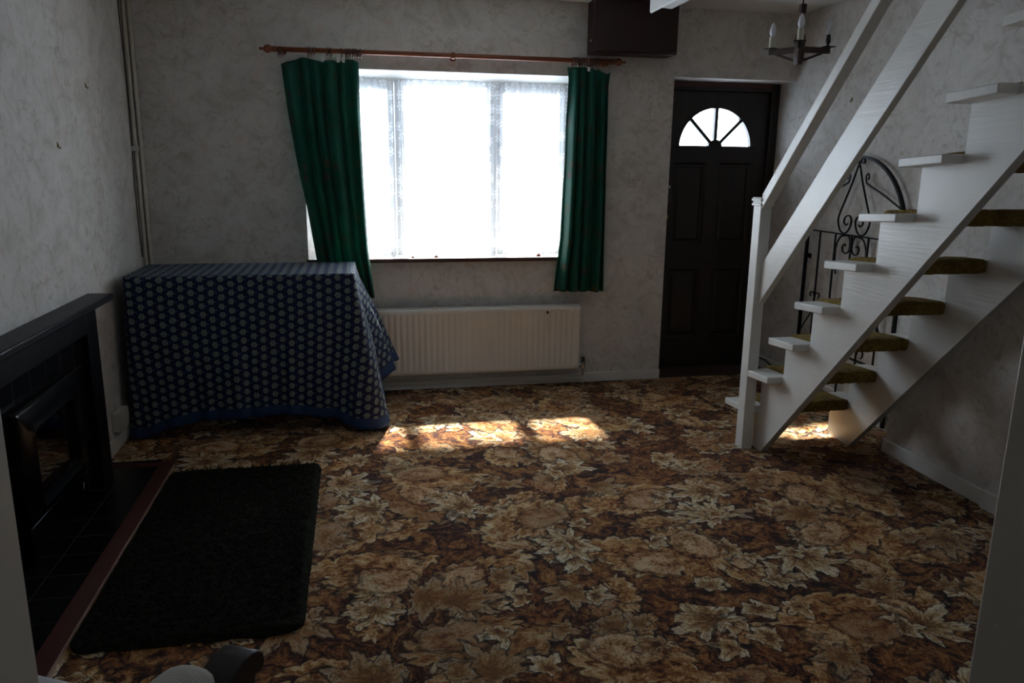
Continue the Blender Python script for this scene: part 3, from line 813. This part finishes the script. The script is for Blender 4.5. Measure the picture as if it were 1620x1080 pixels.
# ------------------------------------------------------------------ chandelier
CX, CY, CZ = 2.23, 3.80, 2.04
ch = empty('chandelier', (CX, CY, CH), 'dark wooden three-armed chandelier with candle bulbs near the front door', 'chandelier')
bm = NB(); tube(bm, [(CX, CY, CZ+.21), (CX, CY, CH-.02)], .0035, 8); lathe(bm, [(.035, 0), (.04, -.012), (.02, -.022), (.004, -.026)][::-1], (CX, CY, CH-.0005), 'Z', 16)
link('hanging_rod', bm, 'iron', ch, smooth=True, angle=40)
bm = NB(); bx(bm, CX-.009, CX+.009, CY-.009, CY+.009, CZ-.05, CZ+.19); bx(bm, CX-.014, CX+.014, CY-.014, CY+.014, CZ+.17, CZ+.215)
prism(bm, [(CX-.012, CZ-.075), (CX+.012, CZ-.075), (CX+.020, CZ-.045), (CX+.020, CZ+.055), (CX+.012, CZ+.075), (CX-.012, CZ+.075), (CX-.020, CZ+.055), (CX-.020, CZ-.045)], 'Y', CY-.019, CY+.019)
link('centre_post', bm, 'oak', ch, bevel=.003)
vx, vy = .506, .862; rx_, ry_ = .862, -.506; RHO = .157
arms = [(-.866*rx_+.5*vx, -.866*ry_+.5*vy, 1), (.866*rx_+.5*vx, .866*ry_+.5*vy, 0), (-vx, -vy, 1)]
for (ax, ay, sleeve) in arms:
    T = Matrix.Translation((CX, CY, CZ)) @ Matrix.Rotation(math.atan2(ay, ax), 4, 'Z')
    def T_(b): bmesh.ops.transform(b, matrix=T, verts=b.verts); return b
    bm = NB(); bx(bm, .015, RHO+.012, -.009, .009, -.016, .014)
    prism(bm, [(.015, -.062), (.02, -.048), (.11, -.014), (.135, -.018)], 'Y', -.006, .006)
    arm = link('arm', T_(bm), 'oak', ch, bevel=.002)
    link('drip_plate', T_(box(RHO-.029, RHO+.029, -.029, .029, .014, .019)), 'iron', arm, bevel=.002)
    if sleeve:
        link('candle_sleeve', T_(lathe(NB(), [(.0160, 0), (.0145, .055), (.010, .056)], (RHO, 0, .0195), 'Z', 16)), 'ivory', arm, smooth=True, angle=40); h = .076
    else:
        link('lamp_holder', T_(lathe(NB(), [(.006, 0), (.008, .012), (.013, .022), (.012, .034), (.010, .05), (.010, .056)], (RHO, 0, .0195), 'Z', 16)), 'black', arm, smooth=True, angle=50); h = .076
    link('bulb', T_(lathe(NB(), [(.008, 0), (.012, .006), (.0165, .020), (.0165, .030), (.013, .045), (.008, .058), (.003, .067), (.0008, .069)], (RHO, 0, h), 'Z', 16)), 'bulb' if sleeve else 'clear', arm, smooth=True)

# ------------------------------------------------------------------ staircase
RUN, RISE = .199, .212
def yb(n): return 3.166-RUN*(n-3)
def zt(n): return .657+RISE*(n-3)
NT = 11; TH = .033; XS0, XS1, XT0, XT1 = 2.04, 2.078, 1.959, 2.672
XQ0, XQ1 = 2.555, 2.593
stair = empty('staircase', (2.3, 3.5, 0), 'open white staircase with olive carpeted treads along the right wall', 'staircase')
SL = RISE/RUN
def stringer(x0, x1, foot):
    bm = NB()
    low = lambda y: (3.513-y)*1.09
    ytop = 1.2
    # sawtooth blocks
    pts = [(3.513, 0), (foot, 0), (foot, zt(1)-TH)]
    for n in range(1, NT+1):
        pts.append((yb(n), zt(n)-TH)); 
        if n < NT: pts.append((yb(n), zt(n+1)-TH))
    pts += [(yb(NT)-.05, zt(NT)-TH), (yb(NT)-.05, low(yb(NT)-.05))]
    prism(bm, pts, 'X', x0+.005, x1-.005)
    # the raking board itself stands a touch proud of the blocks
    up_ = lambda y: zt(1)-TH+(yb(0)-y)*SL - .205
    a, b = 3.60, yb(NT)-.05
    q = [(3.513, 0), (min(foot, 3.60), 0), (min(foot, 3.60), up_(3.60)+.02), (b, up_(b)+.02), (b, low(b))]
    prism(bm, q, 'X', x0, x1)
    return bm
link('stringer', stringer(XS0, XS1, 3.60), 'brush', stair)
link('stringer', stringer(XQ0, XQ1, 3.715), 'brush', stair)
for n in range(1, NT+1):
    y0, z0 = yb(n), zt(n); L = .222; drop = .014
    def slope(bm_, y0=y0, drop=drop, L=L):
        for v in bm_.verts: v.co.z -= drop*(v.co.y-y0)/L
        return bm_
    x0 = XT0
    tr = link('tread', slope(box(x0, XT1, y0, y0+L, z0-TH, z0)), 'paint', stair, bevel=.004)
    bm = NB(); nx, ny = 40, 14; rnd = random.Random(n)
    xa, xb = XS1+.004, XQ0-.002
    rows = []
    prof = [(-.012, -TH-.012), (-.014, -TH*.5), (-.012, .004), (-.004, .012), (.03, .013), (L*.5, .013), (L-.02, .013), (L+.008, .010), (L+.014, 0), (L+.014, -TH*.6), (L+.008, -TH-.012), (L-.02, -TH-.016), (L*.5, -TH-.014), (.02, -TH-.016)]
    for i in range(nx+1):
        x = xa+(xb-xa)*i/nx
        endr = .004*(1 if i in (0, nx) else 0)
        rows.append([(x, y0+a+.003*rnd.uniform(-1, 1), z0+b+.003*rnd.uniform(-1, 1)-endr*(1 if b > 0 else -1)-drop*a/L) for a, b in prof])
    V = grid(bm, rows, closed=True); bm.faces.new(V[0][::-1]); bm.faces.new(V[-1])
    link('tread_carpet', bm, 'olive', tr, smooth=True, angle=60)
post = link('newel_post', box(1.957, 2.015, 3.558, 3.632, 0, 1.305), 'paint', stair, bevel=.003)
bm = NB(); bx(bm, 1.950, 2.022, 3.550, 3.640, 1.268, 1.281); bx(bm, 1.954, 2.018, 3.554, 3.636, 1.281, 1.291); bx(bm, 1.948, 2.024, 3.548, 3.642, 1.291, 1.303); bx(bm, 1.952, 2.020, 3.552, 3.638, 1.303, 1.309)
link('post_cap', bm, 'paint', post, bevel=.002)
# handrail and wide mid rail, rising at the stair's pitch through the stairwell
def rail(x0, x1, ya, z_top, height, yend, sl):
    bm = NB(); f = lambda y, z: z+(ya-y)*sl
    prism(bm, [(ya, z_top-height), (ya, z_top), (yend, f(yend, z_top)), (yend, f(yend, z_top-height))], 'X', x0, x1); return bm
link('handrail', rail(1.957, 2.008, 3.556, 1.325, .075, 2.15, 1.075), 'paint', stair, bevel=.003)
link('mid_rail', rail(1.985, 2.016, 3.556, .985, .205, 2.15, 1.075), 'brush', stair, bevel=.003)

# ------------------------------------------------------------------ ornamental iron gate against the right wall
gx = 2.885
gate = empty('iron_gate', (gx, 4.15, .02), 'black wrought iron arched garden gate standing against the wall behind the stairs', 'gate')
def GP(y, z): return (gx, y, z)
bm = NB()
for y in (4.612, 3.690): bx(bm, gx-.008, gx+.008, y-.010, y+.010, .02, 1.075)
bx(bm, gx-.006, gx+.006, 3.70, 4.602, 1.062, 1.070); bx(bm, gx-.006, gx+.006, 3.70, 4.602, .335, .345); bx(bm, gx-.006, gx+.006, 3.70, 4.602, .06, .07)
gf = link('gate_frame', bm, 'iron', gate)
for k, yy in enumerate((4.472, 4.310, 4.150, 3.992, 3.832)):
    bm = NB(); tube(bm, [GP(yy, .065), GP(yy, 1.065)], .0065, 8); link('vertical_bar', bm, 'iron', gate, smooth=True)
arcp = [(gx, 4.15+.452*math.cos(a), 1.07+.452*math.sin(a)) for a in [PI*k/40 for k in range(41)]]
bm = NB()
for A, B in zip(arcp, arcp[1:]):
    a = Vector(A); b = Vector(B); c = Vector((gx, 4.15, 1.07)); na = (a-c).normalized()*.006; nb_ = (b-c).normalized()*.006; wx_ = Vector((.012, 0, 0))
    v = [bm.verts.new(p) for p in (a-na-wx_, a+na-wx_, b+nb_-wx_, b-nb_-wx_, a-na+wx_, a+na+wx_, b+nb_+wx_, b-nb_+wx_)]
    for f in ((0, 1, 2, 3), (7, 6, 5, 4), (0, 3, 7, 4), (1, 5, 6, 2)): bm.faces.new([v[i] for i in f])
bmesh.ops.remove_doubles(bm, verts=bm.verts, dist=1e-5)
link('arch', bm, 'iron', gate)
def spline(cs, n=8):
    out = []; P = [Vector(c) for c in cs]; P = [P[0]*2-P[1]]+P+[P[-1]*2-P[-2]]
    for i in range(1, len(P)-2):
        for k in range(n):
            t = k/n; a, b, c, d = P[i-1], P[i], P[i+1], P[i+2]
            out.append(.5*((2*b)+(-a+c)*t+(2*a-5*b+4*c-d)*t*t+(-a+3*b-3*c+d)*t**3))
    return out+[P[-2]]
def scroll(pts, mirror=True, r=.0045, name='scroll'):
    for s in ((1, -1) if mirror else (1,)):
        bm = NB(); tube(bm, spline([GP(4.15+s*dy, z) for dy, z in pts]), r, 7, flat=1.4); link(name, bm, 'iron', gate, smooth=True)
# the pear-shaped centre piece, its curls and the side braces
scroll([(.005, 1.475), (.05, 1.37), (.10, 1.27), (.142, 1.185), (.150, 1.14), (.125, 1.09), (.085, 1.073), (.05, 1.085), (.028, 1.115), (.020, 1.15), (.035, 1.175), (.060, 1.180), (.085, 1.165), (.090, 1.14), (.07, 1.122), (.052, 1.132)])
scroll([(.452*.93, 1.07+.165), (.25, 1.31), (.105, 1.365), (.080, 1.385), (.075, 1.415), (.092, 1.425), (.103, 1.408), (.094, 1.393)])
scroll([(.0, 1.475), (.012, 1.50), (.030, 1.515), (.048, 1.505), (.045, 1.488), (.033, 1.486)])
scroll([(.012, 1.03), (.03, 1.058), (.065, 1.062), (.115, 1.045), (.145, .99), (.147, .93), (.140, .87), (.125, .82)])
scroll([(.012, 1.03), (.010, .99), (.022, .965), (.045, .955), (.072, .965), (.080, .99), (.065, 1.008), (.05, 1.0)])
scroll([(.322, .60), (.322, .64), (.340, .672), (.365, .672), (.375, .655), (.362, .642)], r=.004)
scroll([(.322, .60), (.322, .64), (.304, .672), (.28, .672), (.270, .655), (.283, .642)], r=.004)
scroll([(.06, .37), (.075, .40), (.10, .41), (.12, .395), (.115, .37), (.10, .362)], r=.004)
scroll([(.16, .37), (.175, .40), (.20, .41), (.22, .395), (.215, .37), (.20, .362)], r=.004)
scroll([(.46, .39), (.352, .53), (.30, .60)], r=.004, name='brace')
bm = NB(); bx(bm, gx-.006, gx+.006, 4.555, 4.602, .885, .915); link('gate_latch', bm, 'iron', gate, bevel=.002)
# the trailing black cable below it
pts = spline([(2.80, 5.16, .012), (2.84, 5.12, .07), (2.86, 5.02, .10), (2.86, 4.90, .085), (2.85, 4.80, .03), (2.84, 4.74, .008)])
tag(link('loose_cable', tube(NB(), pts, .006, 7), 'black', smooth=True), 'loop of thick black cable on the floor behind the newel post', 'cable')
# junction block and wire ends at the broken end of the skirting
jb = empty('junction_box', (XP-.02, 2.66, 0), 'white box at the end of the right-hand skirting with loose wires', 'junction box')
link('box_body', box(XP-.032, XP, 2.61, 2.719, .0, .085), 'plastic', jb, bevel=.004)
for k in range(3):
    p = spline([(XP-.014, 2.608, .03+.02*k), (XP-.03, 2.585-.01*k, .05+.01*k), (XP-.02, 2.57, .03), (XP-.028, 2.56-.015*k, .006)])
    link('wire', tube(NB(), p, .0025, 6), 'black', jb, smooth=True)

# ------------------------------------------------------------------ tablecloth over the table
ZT = .867; TX0, TX1, TY0, TY1 = -1.185, -.022, 4.245, 4.80
tbl = empty('covered_table', (-.6, 4.55, 0), 'side table wholly hidden beneath the navy flowered cloth', 'table')
link('tabletop', box(TX0+.01, TX1-.01, TY0+.012, TY1, ZT-.035, ZT-.006), 'sillwood', tbl, bevel=.004)
for x in (TX0+.05, TX1-.09):
    for y in (TY0+.05, TY1-.06): link('leg', box(x, x+.045, y, y+.045, 0, ZT-.035), 'sillwood', tbl)
# perimeter walked from the back left corner, along the left side, front, right side
rc = .03
peri = []      # (x, y, nx, ny, arclength)
def addp(x, y, nx, ny):
    s_ = 0 if not peri else peri[-1][4]+math.hypot(x-peri[-1][0], y-peri[-1][1])
    peri.append((x, y, nx, ny, s_))
for k in range(30): addp(TX0, TY1-(TY1-TY0-rc)*k/30, -1, 0)
for k in range(16):
    a = PI+PI/2*k/16; addp(TX0+rc+rc*math.cos(a), TY0+rc+rc*math.sin(a), math.cos(a), math.sin(a))
s_front0 = peri[-1][4]
for k in range(110): addp(TX0+rc+(TX1-TX0-2*rc)*k/110, TY0, 0, -1)
s_front1 = peri[-1][4]
for k in range(24):
    a = -PI/2+PI/2*k/24; addp(TX1-rc+rc*math.cos(a), TY0+rc+rc*math.sin(a), math.cos(a), math.sin(a))
s_corner = peri[-1][4]
for k in range(37): addp(TX1, TY0+rc+(TY1-TY0-rc)*k/36, 1, 0)
s_end = peri[-1][4]
hem = [(0, .10), (.30, .06), (.50, .016), (s_front0+.02, .012), (s_front0+.12, .055), (s_front0+.30, .085), (.5*(s_front0+s_front1), .095), (s_front1-.30, .10), (s_front1-.10, .075), (s_front1, .035), (s_front1+.035, .022), (s_corner+.07, .03), (s_corner+.16, .13), (s_corner+.30, .23), (s_corner+.42, .265), (s_end, .26)]
flare = [(0, .03), (.45, .035), (s_front0-.02, .045), (s_front0+.06, .02), (s_front0+.3, .008), (s_front1-.25, .012), (s_front1-.06, .035), (s_front1+.012, .09), (s_front1+.036, .155), (s_corner+.02, .15), (s_corner+.08, .145), (s_corner+.18, .12), (s_corner+.32, .19), (s_corner+.44, .235), (s_end, .20)]
bm = NB(); NR = 46; rows = []; uvr = []; bor = []
cxm, cym = (TX0+TX1)/2, (TY0+TY1)/2
for j in range(9):             # top surface, from the middle line outwards
    t = j/9; row = []; uu = []
    for (x, y, nx, ny, s_) in peri:
        mxx = max(TX0+.28, min(TX1-.28, x)); x_ = mxx+(x-mxx)*t; y_ = TY1+(y-TY1)*t
        row.append((x_, y_, ZT+.002*mnoise.noise((x_*6, y_*6, 0)))); uu.append((x_, y_))
    rows.append(row); uvr.append(uu); bor.append([1.0]*len(peri))
for j in range(NR+1):
    t = j/NR; row = []; uu = []; bb = []
    for (x, y, nx, ny, s_) in peri:
        zb = lerp(hem, s_); dropl = ZT-zb; zz_ = ZT-.004*min(1, t*8)-dropl*t
        fl_ = lerp(flare, s_)*(t**1.15)
        onf = s_front0 < s_ < s_front1
        wv = (.012*math.sin(s_*17+1.3+t*.8)+.008*math.sin(s_*43+2*mnoise.noise((s_*2, 0, 3)))+.006*math.sin(s_*71))*sm(t*1.3)*(.35+.65*t)
        if s_ > s_front1: wv = (.030*math.sin((s_-s_front1)*38)+.008*math.sin(s_*80))*sm(t*1.6)*sm((s_-s_front1)*12)
        if s_ < s_front0: wv *= .5
        off = .004+fl_+wv+.004*mnoise.noise((s_*7, t*5, 1))*t
        px_, py_ = x+nx*off, y+ny*off
        if s_ > s_corner and py_ > 4.78 : py_ = 4.78+(py_-4.78)*.2
        px_ = max(px_, XL+.02)
        px_ = max(px_, XL+.006)
        row.append((px_, py_, zz_)); uu.append((s_+TX0 if True else 0, y if False else TY0-(ZT-zz_)*1.0)); bb.append((zz_-zb))
    rows.append(row); uvr.append(uu); bor.append(bb)
V = grid(bm, rows)
uv = bm.loops.layers.uv.new('UVMap'); uvb = bm.loops.layers.uv.new('border'); idx = {}
s_off = s_front0-(TX0+rc)
ic = min(range(len(peri)), key=lambda i: abs(peri[i][4]-.5*(s_front0+s_front1)))
ucum = []
for r_ in rows:
    L_ = [0.0]*len(r_)
    for i in range(ic+1, len(r_)): L_[i] = L_[i-1]+(Vector(r_[i])-Vector(r_[i-1])).length
    for i in range(ic-1, -1, -1): L_[i] = L_[i+1]-(Vector(r_[i])-Vector(r_[i+1])).length
    ucum.append([x+(TX0+TX1)/2 for x in L_])
for j, a in enumerate(V):
    for i, q in enumerate(a):
        s_ = peri[i][4]
        if j < 9: idx[q] = (uvr[j][i], 1.0)
        else: idx[q] = ((ucum[j][i], uvr[j][i][1]), bor[j][i])
for f in bm.faces:
    for l in f.loops:
        a, b = idx[l.vert]; l[uv].uv = a; l[uvb].uv = (b, 0)
tag(link('tablecloth', bm, 'cloth', smooth=True, solid=.0015), 'navy blue flower-print cloth with plain blue hem draped to the floor in the corner', 'tablecloth')

# ------------------------------------------------------------------ fireplace
XF = -1.215
fp = empty('fireplace', (XL, 3.1, 0), 'black fireplace surround with mantel shelf and inset fire on the left wall', 'fireplace')
bm = NB()
for y0, y1 in ((3.66, 3.80), (2.32, 2.46)): bx(bm, XL, XF+.028, y0, y1, .006, .80)
bx(bm, XL, XF+.028, 2.46, 3.66, .70, .80)
link('surround', bm, 'blackslate', fp, bevel=.003)
link('mantel_shelf', box(XL, -1.135, 2.20, 3.905, .812, .844), 'blackslate', fp, bevel=.006)
link('shelf_moulding', box(XL, -1.16, 2.28, 3.84, .80, .812), 'blackslate', fp, bevel=.003)
link('tiled_back_panel', box(XL, XF, 2.46, 3.66, .006, .70), 'tiles', fp)
fire = NB()       # outer fascia with a rounded opening
fy0, fy1, fz0, fz1 = 2.815, 3.452, .165, .60; gy0, gy1, gz0, gz1 = 2.935, 3.335, .215, .495
def rrect(y0, y1, z0, z1, r, n=5):
    out = []
    for (cy2, cz2, a0) in ((y1-r, z1-r, 0), (y0+r, z1-r, 90), (y0+r, z0+r, 180), (y1-r, z0+r, 270)):
        for k in range(n+1):
            a = math.radians(a0+90*k/n); out.append((cy2+r*math.cos(a), cz2+r*math.sin(a)))
    return out
X2 = XF+.045
rows = [[(XF, y, z) for y, z in rrect(fy0, fy1, fz0, fz1, .006)], [(X2-.012, y, z) for y, z in rrect(fy0+.006, fy1-.006, fz0+.006, fz1-.006, .008)], [(X2, y, z) for y, z in rrect(fy0+.02, fy1-.02, fz0+.02, fz1-.02, .012)],
        [(X2+.002, y, z) for y, z in rrect(gy0-.035, gy1+.035, gz0-.028, gz1+.035, .03)], [(X2+.014, y, z) for y, z in rrect(gy0-.012, gy1+.012, gz0-.012, gz1+.012, .03)], [(X2+.006, y, z) for y, z in rrect(gy0, gy1, gz0, gz1, .03)], [(XF+.004, y, z) for y, z in rrect(gy0+.01, gy1-.01, gz0+.01, gz1-.01, .03)]]
grid(fire, rows, closed=True)
fc = link('fire_fascia', fire, 'blackmetal', fp, smooth=True, angle=45)
bm = NB(); prism(bm, rrect(gy0+.004, gy1-.004, gz0+.004, gz1-.004, .03), 'X', XF+.030, XF+.033); link('fire_glass', bm, 'stoveglass', fc)
bm = NB(); prism(bm, rrect(gy0+.01, gy1-.01, gz0+.01, gz1-.01, .03), 'X', XF+.001, XF+.004); link('firebox_back', bm, 'coal', fc)
for k, (a, b, z) in enumerate(((3.0, 3.20, .30), (3.01, 3.18, .265))):
    link('fire_bar', tube(NB(), [(XF+.014, a, z), (XF+.016, b, z+.012)], .0065, 8), 'log', fc, smooth=True)
bm = NB(); bx(bm, XF, XF+.030, 2.862, 3.40, .008, .15); link('ash_door', bm, 'blackmetal', fp, bevel=.004)
link('ash_handle', tube(NB(), [(XF+.03, 3.36, .085), (XF+.042, 3.36, .09), (XF+.042, 3.375, .112), (XF+.03, 3.375, .116)], .003, 6), 'chrome', fp, smooth=True)
hearth = struct('trim_4', box(XL, -.984, 2.1, 3.89, 0, .006), 'tiles')
bm = NB(); bx(bm, -.982, -.912, 2.05, 3.80, 0, .010); bx(bm, XL+.02, -.912, 3.80, 3.86, 0, .008) ; 
kb = tag(link('hearth_kerb', bm, 'kerb', bevel=.003), 'red-brown wooden kerb strip edging the black tiled hearth', 'hearth kerb')
link('highlight_strip', box(-.9119, -.909, 2.05, 3.80, 0, .0115), 'kerbglint', kb)  # thin pale strip added to draw the bright highlight along the kerb edge

# ------------------------------------------------------------------ shaggy rug
bm = NB(); rnd = random.Random(5)
RX_0, RX_1, RY_0, RY_1 = -.905, -.205, 2.27, 3.70
nx, ny = 60, 120; rows = []
for j in range(ny+1):
    row = []
    for i in range(nx+1):
        u, v = i/nx, j/ny
        x = RX_0+(RX_1-RX_0)*u; y = RY_0+(RY_1-RY_0)*v
        ed = min(u, 1-u)*.69/.03, min(v, 1-v)*1.43/.03
        rr = min(1, ed[0], ed[1]); h = .020*math.sqrt(max(0, rr))
        corner_r = .07
        dx = max(RX_0+corner_r-x, x-RX_1+corner_r, 0); dy = max(RY_0+corner_r-y, y-RY_1+corner_r, 0)
        if dx > 0 and dy > 0:
            d = math.hypot(dx, dy)
            if d > corner_r: x += (-1 if x > 0 or x > (RX_0+RX_1)/2 else 1)*(d-corner_r)*dx/d; y += (-1 if y > 3 else 1)*(d-corner_r)*dy/d
        row.append((max(-.9085, x+.004*mnoise.noise((u*9, v*12, 1))), y+.008*mnoise.noise((u*9, v*12, 4)), .004+h+.006*mnoise.noise((x*25, y*25, 0))*rr))
    rows.append(row)
grid(bm, rows)
for k in range(9000):
    x = rnd.uniform(RX_0+.03, RX_1-.03); y = rnd.uniform(RY_0+.03, RY_1-.03)
    if (abs(x-(RX_0+RX_1)/2) > .29 and abs(y-(RY_0+RY_1)/2) > .65): continue
    a = rnd.uniform(0, 2*PI); l = rnd.uniform(.014, .030); dx, dy = math.cos(a)*l, math.sin(a)*l; w_ = .0025
    p0 = Vector((x, y, .018)); p1 = p0+Vector((dx*.5, dy*.5, .012)); p2 = p0+Vector((dx*1.1, dy*1.1, .010)); s2 = Vector((-math.sin(a), math.cos(a), 0))*w_
    v = [bm.verts.new(q) for q in (p0-s2, p0+s2, p1-s2, p1+s2, p2)]
    bm.faces.new((v[0], v[1], v[3], v[2])); bm.faces.new((v[2], v[3], v[4]))
tag(link('shaggy_rug', bm, 'rug'), 'black-green shaggy rectangular rug in front of the hearth', 'rug')

# ------------------------------------------------------------------ armchair in the near left corner
F = Vector((.454, .891, 0)); Lt = Vector((.891, -.454, 0))
def AC(f, l, z): return F*f+Lt*l+Vector((0, 0, z))
base = AC(.75, -.57, 0)
ac = empty('armchair', base, 'dark wooden armchair with ribbed cream padded arm, cut off at the lower left', 'armchair')
def abox(f0, f1, l0, l1, z0, z1):
    bm = NB(); bx(bm, f0, f1, l0, l1, z0, z1)
    for v in bm.verts: v.co = AC(v.co.x, v.co.y, v.co.z)
    return bm
def soft(name, mat, f0, f1, l0, l1, z0, z1, r, par=ac):
    o = link(name, abox(f0, f1, l0, l1, z0, z1), mat, par)
    m = o.modifiers.new('b', 'BEVEL'); m.width = r; m.segments = 6; o.data.shade_smooth(); return o
soft('seat', 'arm', .56, 1.02, -.80, -.35, .30, .42, .04)
soft('backrest', 'armback', .455, .60, -.87, -.28, .30, .90, .035)
for s, l0 in ((1, -.905), (-1, -.35)):
    l1 = l0+.125
    soft('arm_pad', 'arm', .60, 1.015, l0, l1, .44, .612, .058)
    lw0, lw1 = (l1-.055, l1+.012) if s > 0 else (l0-.012, l0+.055)
    pf = [(.88, .535), (.93, .560), (.985, .585), (1.03, .598), (1.065, .597), (1.085, .582), (1.09, .56), (1.078, .545), (1.06, .55), (1.05, .50), (1.05, .40), (1.02, .34), (1.00, .34), (1.00, .52), (.92, .515)]
    bm = NB(); prism(bm, pf, 'Y', lw0, lw1)
    for v in bm.verts: v.co = AC(v.co.x, v.co.y, v.co.z)
    w_ = link('arm_scroll', bm, 'chairwood', ac, bevel=.004)
    for k in range(9):
        c = AC(.975-k*.032, l1+.004 if s > 0 else l0-.004, .565-.004*k)
        b2 = NB(); bmesh.ops.create_uvsphere(b2, u_segments=8, v_segments=6, radius=.006); bmesh.ops.translate(b2, verts=b2.verts, vec=c)
        link('upholstery_stud', b2, 'chrome', w_, smooth=True)
    link('side_rail', abox(.60, 1.02, l0+.02, l1-.02, .24, .46), 'chairwood', ac, bevel=.004)
for f in (.50, .985):
    for l in (-.86, -.32): 
        bm = NB(); tube(bm, [AC(f, l, 0), AC(f, l, .12), AC(f, l, .33)], [.014, .018, .022], 10); link('leg', bm, 'chairwood', ac, smooth=True, angle=50)
